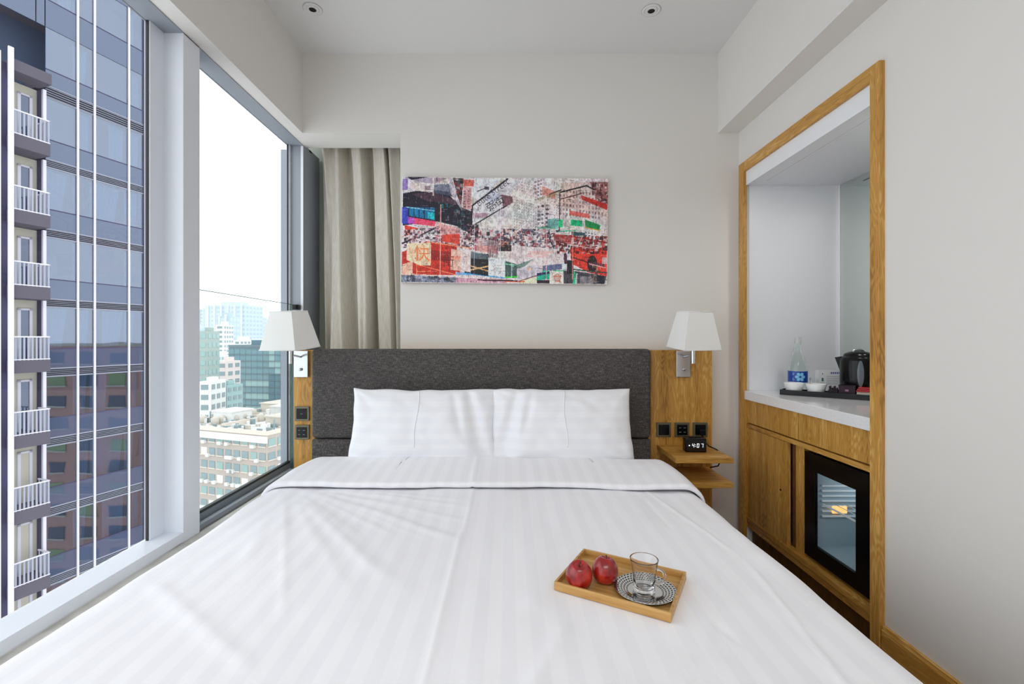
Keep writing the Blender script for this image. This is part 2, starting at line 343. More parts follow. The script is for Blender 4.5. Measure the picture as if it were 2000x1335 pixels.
B(XB-0.010, XB, 2.612, 2.622, H-0.286, ZNC-0.001).build('edge_strip', M['ceramic'], mi)
fr = root('niche_surround', (XO, 2.16, 0), 'oak surround framing the drinks niche in the right wall', 'surround')
BB(XO, 1.326, 2.612, 2.668, 0, H+0.98, b=0.0015).build('stile', M['oakz'], fr)
BB(XO, 1.34, 1.657, 1.701, 0, H+0.98, b=0.0015).build('stile', M['oakz'], fr)
BB(XO, 1.334, 1.701, 2.612, H+0.926, H+0.98, b=0.0015).build('rail', M['oaky'], fr)
B(1.3205, 1.3295, 1.7015, 2.6115, ZNC-0.002, H+0.9255).build('fascia', M['white'], fr)
# drinks cabinet
XC = 1.326
cb = root('drinks_cabinet', (1.6, 2.17, 0), 'oak cabinet with drawers and a door built into the niche', 'cabinet')
MB().box(XC+0.02, 1.83, 2.150, 2.160, H-1.01, H-0.49).box(XC+0.001, 1.83, 2.612, 2.622, H-1.04, H-0.345).box(1.83, 1.84, 1.71, 2.612, 0.03, H-0.345).box(XC+0.02, 1.83, 1.71, 2.15, H-0.495, H-0.490).build('carcass', M['oakz'], cb)
for a, b in ((1.703, 2.147), (2.152, 2.611)): BB(XC, XC+0.018, a, b, H-0.462, H-0.339, b=0.001).build('drawer_front', M['oakz'], cb)
BB(XC-0.004, XC+0.02, 1.702, 2.611, H-0.489, H-0.468, b=0.001).build('rail', M['oaky'], cb)
dr = BB(XC+0.004, XC+0.022, 2.245, 2.608, H-0.998, H-0.493, b=0.001).build('door', M['oakz'], cb)
MB().lathe([(0, 0), (0.005, 0), (0.005, 0.003), (0, 0.004)], n=16).xf(Matrix.Translation((XC+0.004, 2.296, pz(956, 2.296))) @ Matrix.Rotation(-PI/2, 4, 'Y')).build('lock', M['black'], dr)
B(XC+0.03, XC+0.05, 2.196, 2.245, H-0.99, H-0.492).build('gap_strip', M['oakd'], cb)  # dark strip filling the gap beside the door, shade in its colour
B(XC+0.018, XC+0.045, 2.136, 2.198, H-0.99, H-0.492).build('upright', M['oakz'], cb)
BB(XC-0.002, XC+0.05, 1.702, 2.611, H-1.012, H-0.986, b=0.001).build('plinth_rail', M['oaky'], cb)
BB(XC+0.006, XC+0.05, 1.702, 2.611, H-1.045, H-1.014, b=0.001).build('plinth_rail', M['oaky'], cb)
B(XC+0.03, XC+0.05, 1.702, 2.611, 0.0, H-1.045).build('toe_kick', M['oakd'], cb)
ct = BB(1.3125, 1.842, 1.704, 2.620, H-0.336, H-0.288, b=0.002).build('niche_countertop', M['quartz'])
tag(ct, 'thick white stone countertop of the drinks niche', 'countertop')
# fridge ------------------------------------------------------------
fg = root('mini_fridge', (1.58, 1.92, H-0.97), 'black mini fridge with a glass door in the niche cabinet', 'fridge')
M['fridgein'] = mat('fridge_liner', srgb(164, 180, 188), 0.4)
Xd0, Xd1 = 1.342, 1.356
y0, y1, z0, z1 = 1.708, 2.130, H-0.968, H-0.506
YA, YBb, ZA, ZBb = 1.818, 2.062, H-0.906, H-0.583
ya, yb = YA-0.045, YBb+0.022
body = MB().box(1.40, 1.82, y0, ya-.012, z0, z1).box(1.40, 1.82, yb+.012, y1, z0, z1).box(1.40, 1.82, ya-.012, yb+.012, z0, z0+0.02).box(1.40, 1.82, ya-.012, yb+.012, z1-0.02, z1).box(1.81, 1.82, ya-.012, yb+.012, z0+.02, z1-.02)
body.build('body', M['blackm'], fg)
ln = MB().box(Xd1, 1.80, ya-.01, ya, ZA-0.012, ZBb+0.02).box(Xd1, 1.80, yb, yb+.01, ZA-0.012, ZBb+0.02).box(Xd1, 1.80, ya, yb, ZA-0.02, ZA-0.012).box(Xd1, 1.80, ya, yb, ZBb+0.012, ZBb+0.02).box(1.792, 1.80, ya, yb, ZA-0.012, ZBb+0.012).box(1.60, 1.792, ya, yb, ZA-.012, ZA+.07)
ln.build('liner', M['fridgein'], fg)
for k in range(7):
    zz = H-0.648-k*0.0225
    MB().bbox(1.385, 1.70, yb-.010, yb, zz-0.004, zz+0.004, b=.0015).build('shelf_runner', M['white'], fg)
sh = MB()
for k in range(9): sh.tube([(1.39+k*0.045, ya, H-0.727), (1.39+k*0.045, yb-.010, H-0.727)], 0.0014, 6)
sh.box(1.382, 1.388, ya, yb-.010, H-0.730, H-0.724); sh.build('wire_shelf', M['white'], fg)
M['amber'] = mat('lit_lamp_cover', srgb(255, 205, 140), 0.4, 0.0, Emission_Color=srgb(255, 190, 110), Emission_Strength=1.0)
BB(1.425, 1.490, yb-.016, yb-.0105, H-0.768, H-0.737, b=0.002).build('lamp_cover', M['amber'], fg)
dd = MB().box(Xd0, Xd1, y0, YA, z0, z1).box(Xd0, Xd1, YBb, y1, z0, z1).box(Xd0, Xd1, YA, YBb, z0, ZA).box(Xd0, Xd1, YA, YBb, ZBb, z1)
dd = dd.build('door', M['black'], fg)
B(Xd0+0.004, Xd0+0.010, YA, YBb, ZA, ZBb).build('door_glass', M['glass'], dd)
fl = bpy.data.lights.new('fridge_lamp', 'POINT'); fl.energy = 0.42; fl.color = (0.86, 0.96, 1.0); fl.shadow_soft_size = 0.03
flo = bpy.data.objects.new('fridge_lamp', fl); C.objects.link(flo); flo.location = (1.56, 1.93, H-0.62)
# bedside shelves ---------------------------------------------------
def shelf(name, z, y0, label):
    return tag(BB(0.832, 1.118, y0, YP, z-0.026, z, b=0.002).build(name, M['oakx']), label, 'shelf', 'oak shelves beside the bed')
shelf('bedside_shelf', H-0.592, 2.334, 'upper oak bedside shelf carrying the black alarm clock')
shelf('bedside_shelf', H-0.715, 2.334, 'empty lower oak bedside shelf under the clock shelf')
# ------------------------------------------------------------------ bed
bd = root('bed', (-0.12, 1.55, 0), 'wide double bed with a charcoal fabric headboard against the oak panel', 'bed')
BB(-1.0, 0.75, 0.56, 2.55, 0.09, 0.30, b=0.01).build('divan_base', M['tweed'], bd)
for x in (-0.95, 0.70):
    for y in (0.62, 2.45): MB().cyl((x, y, 0), 0.025, 0.0, 0.09, 16).build('leg', M['black'], bd)
MB().bbox(-1.015, 0.785, 0.55, 2.555, 0.30, H-0.645, b=0.045, seg=4).build('mattress', M['sheet'], bd)
ZH = H-0.056
hb = MB().bbox(-1.069, 0.779, 2.555, 2.634, H-0.543, ZH, b=0.022, seg=5).build('headboard', M['tweed'], bd)
MB().bbox(-1.067, 0.777, 2.558, 2.634, 0.30, H-0.547, b=0.010, seg=3).build('lower_headboard', M['tweed'], bd)
# duvet: one cloth sheet draped over both sides and the foot
ZD = H-0.631
def ridge(x, y, x0, y0, x1, y1, wd, h):
    dx, dy = x1-x0, y1-y0; L = math.hypot(dx, dy); t = ((x-x0)*dx+(y-y0)*dy)/L/L
    if t < -0.1 or t > 1.1: return 0.0
    d = ((x-x0)*dy-(y-y0)*dx)/L; e = min(1, (t+0.1)*6, (1.1-t)*6); return h*e*math.exp(-(d/wd)**2)
R_ = random.Random(3)
creases = [(-0.145, 2.0, -0.14, 1.5, 0.005, 0.0025), (-0.15, 1.5, -0.15, 0.8, 0.006, 0.0032), (0.57, 1.95, 0.66, 1.4, 0.006, 0.004), (0.67, 1.3, 0.60, 0.75, 0.007, 0.004),
           (-0.75, 1.75, -0.35, 1.25, 0.02, 0.004), (0.05, 1.1, 0.22, 1.35, 0.02, 0.005), (0.0, 0.75, 0.13, 1.02, 0.018, 0.004), (-0.9, 1.2, -0.5, 0.9, 0.02, 0.004)]
for k in range(16):       # fan of ripples running out of the far left corner of the cover
    a = -0.25-1.05*k/16+R_.uniform(-.04, .04); L = R_.uniform(0.35, 0.8); r0 = R_.uniform(0.10, 0.3)
    creases.append((-0.95+r0*math.cos(a), 2.02+r0*math.sin(a), -0.95+(r0+L)*math.cos(a), 2.02+(r0+L)*math.sin(a), R_.uniform(.012, .024), R_.uniform(.001, .003)))
for k in range(12):       # dents around the fold and the tray
    x, y = R_.uniform(0.0, 0.6), R_.uniform(0.85, 1.85); a = R_.uniform(-2.2, -0.9); L = R_.uniform(.1, .28)
    creases.append((x, y, x+L*math.cos(a), y+L*math.sin(a), R_.uniform(.008, .018), R_.uniform(-.003, .003)))
TR = (0.288, 1.187)
def wr_(x, y):
    h = 0.007*noise.noise(Vector((x*2.2, y*2.0, 0.3)))+0.0035*noise.noise(Vector((x*6, y*3.5, 4)))+0.0018*noise.noise(Vector((x*20, y*9, 9)))
    for c in creases: h += ridge(x, y, *c)
    d = math.hypot((x-TR[0]), (y-TR[1])); f = min(1, max(0, (d-0.15)/0.12)); f = f*f*(3-2*f)
    return h, f
XL, XR = -1.034, 0.806
def xsec(u, r, drop_l, drop_r):
    """cross path over the bed: returns x, z offset below the top, outwardness"""
    wl = drop_l+r*PI/2; wr = drop_r+r*PI/2; top = (XR-XL)-2*r; T = wl+top+wr; s = u*T
    if s < drop_l: return XL-0.0*(drop_l-s), -(r+(drop_l-s))
    if s < wl: a = (s-drop_l)/r; return XL+r-r*math.cos(a), -r+r*math.sin(a)
    if s < wl+top: return XL+r+(s-wl), 0.0
    s -= wl+top
    if s < r*PI/2: a = s/r; return XR-r+r*math.sin(a), -r+r*math.cos(a)
    return XR+0.02*math.sin((s-r*PI/2)*8), -r-(s-r*PI/2)
def duvet(u, v):
    Y0, Y1 = 0.50, 2.28; T = (Y1-Y0)+0.30; s = v*T
    r = 0.075
    if s < 0.30: yv = Y0-0.02; dz = -(0.30-s)
    else: yv = Y0+(s-0.30); dz = 0.0
    if yv < Y0+0.06 and s >= 0.30: t = (Y0+0.06-yv)/0.08; dz = -0.03*t*t
    x, zo = xsec(u, r, 0.085, 0.24)
    k = max(0, (yv-1.85)/0.5)
    x += (0.035*k*k if x < -0.5 else (-0.015*k*k if x > 0.4 else 0))
    top = 1.0 if zo > -0.02 else 0.35
    h, ft = wr_(x, yv); h *= top
    crown = 0.012*math.sin(PI*min(1, max(0, (x-XL)/(XR-XL))))
    z = ZD+zo+dz+h+crown*top
    z = z*ft+(H-0.6225)*(1-ft)
    if x > XR-0.04: x += 0.010*noise.noise(Vector((yv*3.5, 2, zo*4)))
    if x < XL+0.06: x += 0.012*noise.noise(Vector((yv*3.0, 7, zo*4)))
    return (x, yv, z)
dv = MB().grid(duvet, 300, 300).build('duvet', M['linenx']); s = dv.modifiers.new('t', 'SOLIDIFY'); s.thickness = 0.006; s.offset = -1
tag(dv, 'white satin-stripe duvet spread smooth over the bed', 'duvet')
def fold(u, v):
    # turned-back top edge, a flat double layer with a rolled front lip
    r = 0.085; x, zo = xsec(u, r, 0.03, 0.20)
    yf = 1.945-0.03*(x+1.0)/1.8+0.010*noise.noise(Vector((x*3, 1, 0)))+0.006*math.sin(x*5)
    yb = 2.36-0.05*max(0, min(1, (x+0.2)/0.3))
    lip = 0.016
    if v < 0.12: a = -PI/2+PI*v/0.12; y = yf+lip*(1-math.cos(a))*1.0; dz = lip*math.sin(a)+lip
    else:
        t = (v-0.12)/0.88; y = yf+lip+(yb-yf-lip)*t; dz = 2*lip+0.022*math.sin(PI*min(1, t*0.75))-0.05*max(0, t-0.9)*10*0.4
    k = max(0, (y-1.85)/0.5); x += (0.045*k*k if x < -0.5 else (-0.020*k*k if x > 0.4 else 0))
    h = 0.006*noise.noise(Vector((x*3, y*3, 5)))+0.0025*noise.noise(Vector((x*12, y*10, 8)))+ridge(x, y, -0.145, 2.4, -0.145, 1.9, 0.006, 0.004)
    if zo > -0.02: h += 0.008*math.sin(PI*(x-XL)/(XR-XL))
    return (x, y, ZD+zo+dz*0.8+h+0.009)
fo = MB().grid(fold, 240, 60).build('turned_back_edge', M['linenx'], dv); s = fo.modifiers.new('t', 'SOLIDIFY'); s.thickness = 0.004; s.offset = -1
# pillows -----------------------------------------------------------
def pillow(label, cx, wd, hgt, yb, yt, seam, flip, seed, tilt=0.0):
    r = root('pillow', (cx, yb, H-0.64), label, 'pillow', 'white pillows propped against the headboard')
    bm = bmesh.new(); N, K = 60, 44; th = 0.088
    def pt(i, j, side):
        a = -1+2*i/N; b = -1+2*j/K
        prof = (max(0, 1-abs(a)**3.2)*max(0, 1-abs(b)**2.6))**0.5
        ed = 1-0.045*(1-abs(a)**2)*(abs(b)**6) ; ex = 1-0.045*(1-abs(b)**2)*(abs(a)**6)*(0.5 if a*flip > 0 else 1.0)+0.012*noise.noise(Vector((b*3, seed, 7)))*abs(a)**4
        x = a*wd/2*ex; z = b*hgt/2*ed+0.010*noise.noise(Vector((a*3.5, seed, 3)))*abs(b)**4
        n = noise.noise(Vector((a*2.5+seed, b*2.5, side*3)))*0.010+noise.noise(Vector((a*7+seed, b*5, side*9)))*0.004
        # creases radiating from the corners and the pinched inner side
        e = a*flip
        cr = 0.0
        for q, (ca, cb_) in enumerate(((1, 1), (1, -1), (-1, 1), (-1, -1))):
            d = math.hypot(a-ca, (b-cb_)*0.7); an = math.atan2(b-cb_, a-ca); cr += 0.005*math.exp(-d*1.8)*math.sin(an*11+q+seed)
        if e > 0.45: cr += 0.008*(e-0.45)/0.55*math.sin(b*7+e*3+seed)
        lv = 0.62+0.22*(0.9-b)/1.8; dent = 0.030*math.exp(-((e-lv)/(0.05+0.04*(1-b)))**2)*max(0, 1-abs(b)**4)+0.014*math.exp(-((e-lv+.22)/0.05)**2)*max(0, 1-((b-.3)/.7)**2)
        if side > 0: cr -= dent
        y = side*(-1)*th*prof+(n+cr)*(prof > 0.02)*(-1 if side > 0 else 1)*min(1, prof*2)
        # bottom half fuller
        y *= 1.0-0.15*b
        return Vector((x, y, z+hgt/2))
    vs = {}
    for side in (1, -1):
        for j in range(K+1):
            for i in range(N+1):
                border = i in (0, N) or j in (0, K)
                key = (i, j, 0 if border else side)
                if key not in vs: vs[key] = bm.verts.new(pt(i, j, side))
    for side in (1, -1):
        for j in range(K):
            for i in range(N):
                q = [vs[(a, b, 0 if (a in (0, N) or b in (0, K)) else side)] for a, b in ((i, j), (i+1, j), (i+1, j+1), (i, j+1))]
                f = bm.faces.new(q if side > 0 else q[::-1]); f.smooth = True
    ang = math.atan2(yt-yb, hgt*0.98)
    R = Matrix.Rotation(-ang, 4, 'X') @ Matrix.Rotation(tilt, 4, 'Y')
    seampts = []
    for j in range(10, K-1):
        i = (seam+1)/2*N; p = pt(i, j, 1); p.x += 0.006*math.sin(j*0.2+seed); seampts.append(R @ (p+Vector((0, -0.001, 0))))
    for v_ in bm.verts: v_.co = R @ v_.co
    me = bpy.data.meshes.new('pillowcase'); bm.to_mesh(me); bm.free(); me.materials.append(M['linenz'])
    o = bpy.data.objects.new('pillowcase', me); C.objects.link(o); o.parent = r
    s = o.modifiers.new('s', 'SUBSURF'); s.levels = s.render_levels = 1
    MB().tube(seampts, 0.0022, 6).build('seam', M['sheet'], o, local=True)
    return r
YPW = 2.34
pillow('white pillow propped against the headboard on the window side', px(823, YPW+.02), 0.75, 0.40, YPW, 2.46, -0.05, 1, 1.3)
pillow('white pillow propped against the headboard on the clock side', px(1099, YPW+.02), 0.735, 0.40, YPW+0.005, 2.465, 0.03, -1, 5.1, 0.0)
# sconces -----------------------------------------------------------
def sconce(label, plate_x, cx, cy, rz, kx, side=0.20, top=0.125, platemat='chrome'):
    zc = H-0.05
    r = root('wall_lamp', (plate_x, YP, H-0.21), label, 'lamp', 'chrome wall lamps with white fabric shades')
    bp = BB(plate_x-0.039, plate_x+0.039, YP-0.016, YP, H-0.214, H-0.068, b=0.002).build('backplate', M[platemat], r)
    MB().lathe([(0, 0), (0.0085, 0), (0.0085, 0.012), (0.006, 0.015), (0, 0.015)], n=20).xf(Matrix.Translation((plate_x, YP-0.016, H-0.171)) @ Matrix.Rotation(PI/2, 4, 'X')).build('switch_knob', M['steel'], bp)
    za = H-0.102
    pts = []
    for i in range(17):
        t = i/16; x = plate_x+(cx-plate_x)*(t**1.5)+kx*math.sin(PI*t); y = YP-0.016+(cy-YP+0.016)*t; pts.append((x, y, za+0.012*math.sin(PI*t)))
    MB().tube(pts, 0.0055, 10).build('swing_arm', M['chrome'], r)
    MB().cyl((cx, cy, 0), 0.0105, H-0.128, H-0.04, 20).build('lamp_holder', M['chrome'], r)
    MB().lathe([(0, .0), (.012, 0), (.014, .02), (.026, .05), (.028, .07), (.018, .09), (0, .098)], (cx, cy, H-0.04), 20).build('bulb', M['ceramic'], r)
    # tapered square shade
    m = MB(); b, t, hh = side/2, top/2, 0.19
    def ring(h, k): return [(-h, -h, k), (h, -h, k), (h, h, k), (-h, h, k)]
    e = 0.0022
    o_ = ring(b, 0)+ring(t, hh)+ring(b-e, 0)+ring(t-e, hh)
    fs = []
    for i in range(4):
        j = (i+1) % 4; fs += [(i, j, 4+j, 4+i), (8+j, 8+i, 12+i, 12+j), (i, 8+i, 8+j, j), (4+i, 4+j, 12+j, 12+i)]
    X = Matrix.Translation((cx, cy, zc)) @ Matrix.Rotation(math.radians(rz), 4, 'Z') @ Matrix.Rotation(math.radians(4.5), 4, 'X')
    sh = m.add(o_, fs).xf(X).build('lamp_shade', M['shade'], r)
    for rg, k in ((b+0.001, 0.0), (t+0.001, hh)):
        tr = MB(); c4 = ring(rg, k)
        for i in range(4): tr.tube([c4[i], c4[(i+1) % 4]], 0.0020, 6)
        tr.xf(X).build('shade_binding', M['shade'], sh)
    sp = MB()
    for a in range(3): sp.tube([(0, 0, 0.10), (t*0.97*math.cos(a*2.094+.5), t*0.97*math.sin(a*2.094+.5), hh-0.01)], 0.0015, 6)
    sp.xf(X).build('spider', M['chrome'], sh)
    return r
sconce('chrome swing-arm wall lamp with square white shade beside the far window', -1.152, -1.108, 2.405, -13, -0.012, 0.203)
sconce('chrome swing-arm wall lamp with square white shade above the alarm clock', 0.976, 0.955, 2.43, 7, 0.014, 0.197)
# switches ----------------------------------------------------------
M['plate'] = mat('bronze_switch_frame', srgb(112, 108, 92), 0.35, 0.5)
M['legend'] = mat('pale_legend', srgb(150, 152, 156), 0.5)
def switch(x, z, label, kind):
    r = root('wall_switch', (x, YP, z), label, 'switch', 'square dark switches on the oak panel')
    BB(x-.040, x+.040, YP-0.011, YP, z-.040, z+.040, b=0.0015).build('frame', M['plate'], r)
    BB(x-.029, x+.029, YP-0.014, YP-.008, z-.029, z+.029, b=0.001).build('rocker', M['black'], r)
    if kind == 4:
        for a in (-.013, .013):
            for b in (-.012, .012): B(x+a-.005, x+a+.005, YP-.0150, YP-.0138, z+b-.0012, z+b+.0012).build('button_mark', M['legend'], r)
    if kind == 1: B(x-.006, x+.006, YP-.0150, YP-.0138, z-.001, z+.001).build('button_mark', M['legend'], r)
    if kind == 3: B(x+.004, x+.014, YP-.0150, YP-.0138, z-.003, z+.003).build('button_mark', M['legend'], r)
zr = pz(838.3, YP)
switch(-1.1485, pz(807, YP), 'upper of two square switches under the window-side lamp', 1)
switch(-1.1485, pz(843, YP), 'lower of two square switches under the window-side lamp', 4)
switch(px(1295.5, YP), zr, 'blank square switch next to the headboard above the bedside shelf', 0)
switch(px(1331, YP), zr, 'four-button square switch in the middle above the bedside shelf', 4)
sk = switch(px(1366.5, YP), zr, 'square socket behind the alarm clock with a black plug', 3)
# alarm clock -------------------------------------------------------
ck = root('alarm_clock', (px(1358.5, 2.46), 2.475, H-0.592), 'small black alarm clock showing 4:07 on the upper shelf', 'clock', rot=(0, 0, math.radians(-4)))
BB(-.054, .054, -.026, .026, 0.002, .074, b=0.005, seg=3).build('case', M['black'], ck, local=True)
B(-.049, .049, -.0275, -.0255, .008, .066).build('display', mat('display_glass', srgb(6, 6, 8), 0.08), ck, local=True)
B(-.03, .03, -.012, .012, .0735, .078).build('top_button', M['blackm'], ck, local=True)
M['led'] = mat('white_led', (1, 1, 1, 1), 0.5, 0.0, Emission_Color=(0.92, 0.97, 1, 1), Emission_Strength=1.6)
SEG = {'4': 'fgbc', '0': 'abcdef', '7': 'abc'}
def digit(ch, x, z, wd=0.0110, hh=0.020, t=0.0021):
    m = MB(); h2 = hh/2; y0, y1 = -.0284, -.0275; sl = 0.10
    q = {'a': (x, x+wd, z+hh-t, z+hh), 'g': (x, x+wd, z+h2-t/2, z+h2+t/2), 'd': (x, x+wd, z, z+t), 'f': (x, x+t, z+h2, z+hh), 'e': (x, x+t, z, z+h2), 'b': (x+wd-t, x+wd, z+h2, z+hh), 'c': (x+wd-t, x+wd, z, z+h2)}
    for s_ in SEG[ch]: a, b, c, d = q[s_]; m.box(a+.0004, b-.0004, y0, y1, c+.0004, d-.0004)
    m.v = [(v[0]+(v[2]-z)*sl, v[1], v[2]) for v in m.v]
    m.build('digit', M['led'], ck, local=True)
digit('4', -.0215, .027); digit('0', .003, .027); digit('7', .024, .027)
MB().box(-.0052, -.0030, -.0284, -.0275, .031, .0335).box(-.0042, -.0020, -.0284, -.0275, .040, .0425).build('colon', M['led'], ck, local=True)
B(-.037, -.032, -.0284, -.0275, .034, .039).build('indicator', M['led'], ck, local=True)
cd = MB().tube([(px(1366, YP), 2.615, zr-.01), (px(1366, YP), 2.59, zr-.03), (1.06, 2.56, H-0.55), (1.075, 2.52, H-0.575), (1.10, 2.50, H-0.584), (1.125, 2.49, H-0.60), (1.13, 2.5, H-0.64), (1.125, 2.52, H-0.68), (1.10, 2.56, H-0.70)], 0.0035, 8).build('clock_cord', M['black'])
tag(cd, 'thin black power cord looping off the edge of the clock shelf', 'cord')
pg = BB(px(1366, YP)-.016, px(1366, YP)+.016, 2.59, 2.621, zr-.024, zr+.006, b=.004).build('power_plug', M['black']); tag(pg, 'black plug in the socket behind the alarm clock', 'plug')
# ------------------------------------------------------------------ breakfast tray on the bed
ang = math.radians(-29.2); ZT0 = H-0.621
tc = ((0.1178+0.4558)/2, (1.1626+1.216)/2)
ty = root('serving_tray', (tc[0], tc[1], ZT0), 'small bamboo tray on the bed carrying two apples and a glass cup', 'tray', rot=(0, 0, ang))
M['bamboo'] = noise_col(mat('bamboo', srgb(196, 152, 88), 0.4), 3.0, [(0.3, srgb(172, 126, 62)), (0.55, srgb(198, 154, 90)), (0.75, srgb(214, 174, 112))], vec=(2, 30, 30), detail=5, bmp=0.1)
a, b, t, hh = 0.278/2, 0.212/2, 0.006, 0.021
B(-a+t, a-t, -b+t, b-t, 0.001, 0.006).build('tray_bottom', M['bamboo'], ty, local=True)
for q in ((-a, a, -b, -b+t), (-a, a, b-t, b), (-a, -a+t, -b+t, b-t), (a-t, a, -b+t, b-t)):
    BB(q[0], q[1], q[2], q[3], 0, hh, b=.001).build('tray_side', M['bamboo'], ty, local=True)
def atz(x, y, z): Y = (H-z)*F/(y-CY); return (x-CX)*Y/F, Y
zt = ZT0+0.006
m = M['apple'] = mat('red_apple_skin', srgb(150, 18, 22), 0.34, 0.0, Coat_Weight=0.5, Coat_Roughness=0.06)
v = coords(m, (1, 1, 0.16)); n1 = nd(m, 'ShaderNodeTexNoise', i_Scale=190.0, i_Detail=3); lk(m, v, n1.inputs['Vector'])
v2 = coords(m, (1, 1, 1)); n2 = nd(m, 'ShaderNodeTexNoise', i_Scale=22.0, i_Detail=2); lk(m, v2, n2.inputs['Vector'])
ad = nd(m, 'ShaderNodeMath', operation='MULTIPLY_ADD'); lk(m, n1.outputs[0], ad.inputs[0]); ad.inputs[1].default_value = 0.35; lk(m, n2.outputs[0], ad.inputs[2])
lk(m, ramp(m, ad.outputs[0], [(0.45, srgb(112, 5, 10)), (0.68, srgb(160, 12, 16)), (0.90, srgb(200, 56, 38))]), bsdf(m).inputs['Base Color'])
M['twig'] = mat('apple_stalk', srgb(70, 48, 26), 0.8)
def apple(x, y, label, tx, ty_, rz, s=1.0):
    r = root('apple', (x, y, zt+0.033*s), label, 'apple', 'red apples on the tray', rot=(math.radians(tx), math.radians(ty_), math.radians(rz)))
    prof = []
    for i in range(33):
        f = PI*i/32
        rr = 0.0345*math.sin(f)**0.86*(1+0.10*math.cos(f)); z = -0.036*math.cos(f)
        if f > PI*0.78: z -= 0.014*((f-PI*0.78)/(PI*0.22))**2*1.0
        if f < PI*0.16: z += 0.007*((PI*0.16-f)/(PI*0.16))**2
        prof.append((max(rr, 0.0004), z))
    m = MB().lathe(prof, n=48)
    m.v = [(v[0]*s*(1+0.025*math.cos(5*math.atan2(v[1], v[0]))*(1 if v[2] < 0 else 0.5)), v[1]*s*(1+0.025*math.cos(5*math.atan2(v[1], v[0]))*(1 if v[2] < 0 else 0.5)), v[2]*s) for v in m.v]
    m.build('skin', M['apple'], r, local=True)
    MB().tube([(0, 0, .020*s), (.001, .0, .028*s), (.003, .002, .036*s)], [.0012, .0011, .0018], 8).build('stalk', M['twig'], r, local=True)
ax, ay = atz(1131.5, 1126, zt+0.024); apple(ax, ay, 'red apple at the left end of the tray, its stalk sunk in', 12, -6, 20, 0.94)
ax, ay = atz(1182, 1117, zt+0.024); apple(ax, ay, 'red apple with upright stalk nearer the glass cup', 8, 10, 80, 0.94)
sx, sy = atz(1259.5, 1152, zt+0.004)
m = M['saucer'] = mat('mirror_steel_saucer', (0.60, 0.61, 0.62, 1), 0.10, 1.0)
tcn = nd(m, 'ShaderNodeTexCoord'); sp = nd(m, 'ShaderNodeSeparateXYZ'); lk(m, tcn.outputs['Object'], sp.inputs[0])
at = nd(m, 'ShaderNodeMath', operation='ARCTAN2'); lk(m, sp.outputs[1], at.inputs[0]); lk(m, sp.outputs[0], at.inputs[1])
ln_ = nd(m, 'ShaderNodeVectorMath', operation='LENGTH'); cx_ = nd(m, 'ShaderNodeCombineXYZ'); lk(m, sp.outputs[0], cx_.inputs[0]); lk(m, sp.outputs[1], cx_.inputs[1]); lk(m, cx_.outputs[0], ln_.inputs[0])
def mth(op, a, b=None):
    q = nd(m, 'ShaderNodeMath', operation=op)
    for i, x in enumerate((a, b)):
        if x is None: continue
        if isinstance(x, (int, float)): q.inputs[i].default_value = x
        else: lk(m, x, q.inputs[i])
    return q.outputs[0]
rad = ln_.outputs['Value']; rr = mth('MULTIPLY', rad, 2*PI/0.0068)
aa = mth('ADD', mth('MULTIPLY', at.outputs[0], 44), mth('MULTIPLY', rad, 420))
pat = mth('MULTIPLY', mth('GREATER_THAN', mth('SINE', rr), -0.1), mth('GREATER_THAN', mth('SINE', aa), -0.35))
pat = mth('MULTIPLY', pat, mth('GREATER_THAN', rad, 0.038))
cm = nd(m, 'ShaderNodeMix', data_type='RGBA'); lk(m, pat, cm.inputs[0]); cm.inputs[6].default_value = (0.74, 0.75, 0.75, 1); cm.inputs[7].default_value = (0.03, 0.03, 0.035, 1); lk(m, cm.outputs[2], bsdf(m).inputs['Base Color'])
sau = MB().lathe([(0, 0.0), (.030, 0.0), (.045, .0015), (.0725, .0085), (.0735, .0095), (.0725, .0098), (.045, .003), (.030, .0015), (0, .0015)], (sx, sy, zt+.0005), 64).build('saucer', M['saucer'])
sau.location.z += 0.0003
tag(sau, 'mirror-like metal saucer with a dark dash pattern under the glass cup', 'saucer')
# glass cup
cu = root('glass_cup', (sx-0.002, sy, zt+.003), 'clear empty glass espresso cup with a round handle on the saucer', 'cup', rot=(0, 0, math.radians(-8)))
cup = MB().lathe([(0, .0), (.0235, 0), (.0255, .002), (.0262, .006), (.0258, .030), (.0290, .055), (.0335, .0765), (.0338, .078), (.0330, .0786), (.0322, .078), (.0316, .0755), (.0270, .055), (.0236, .032), (.0226, .014), (.018, .0095), (0, .0085)], n=64)
cup.build('cup_body', M['solidglass'], cu, local=True)
hp = [(.026, 0, .024), (.034, 0, .020), (.043, 0, .022), (.0485, 0, .030), (.049, 0, .040), (.045, 0, .049), (.037, 0, .054), (.030, 0, .053)]
def smooth(p, n=4):
    for _ in range(n):
        q = [p[0]]
        for a_, b_ in zip(p[:-1], p[1:]): q += [tuple(.75*x+.25*y for x, y in zip(a_, b_)), tuple(.25*x+.75*y for x, y in zip(a_, b_))]
        p = q+[p[-1]]
    return p
MB().tube(smooth(hp, 2), 0.0036, 12).build('handle', M['solidglass'], cu, local=True)
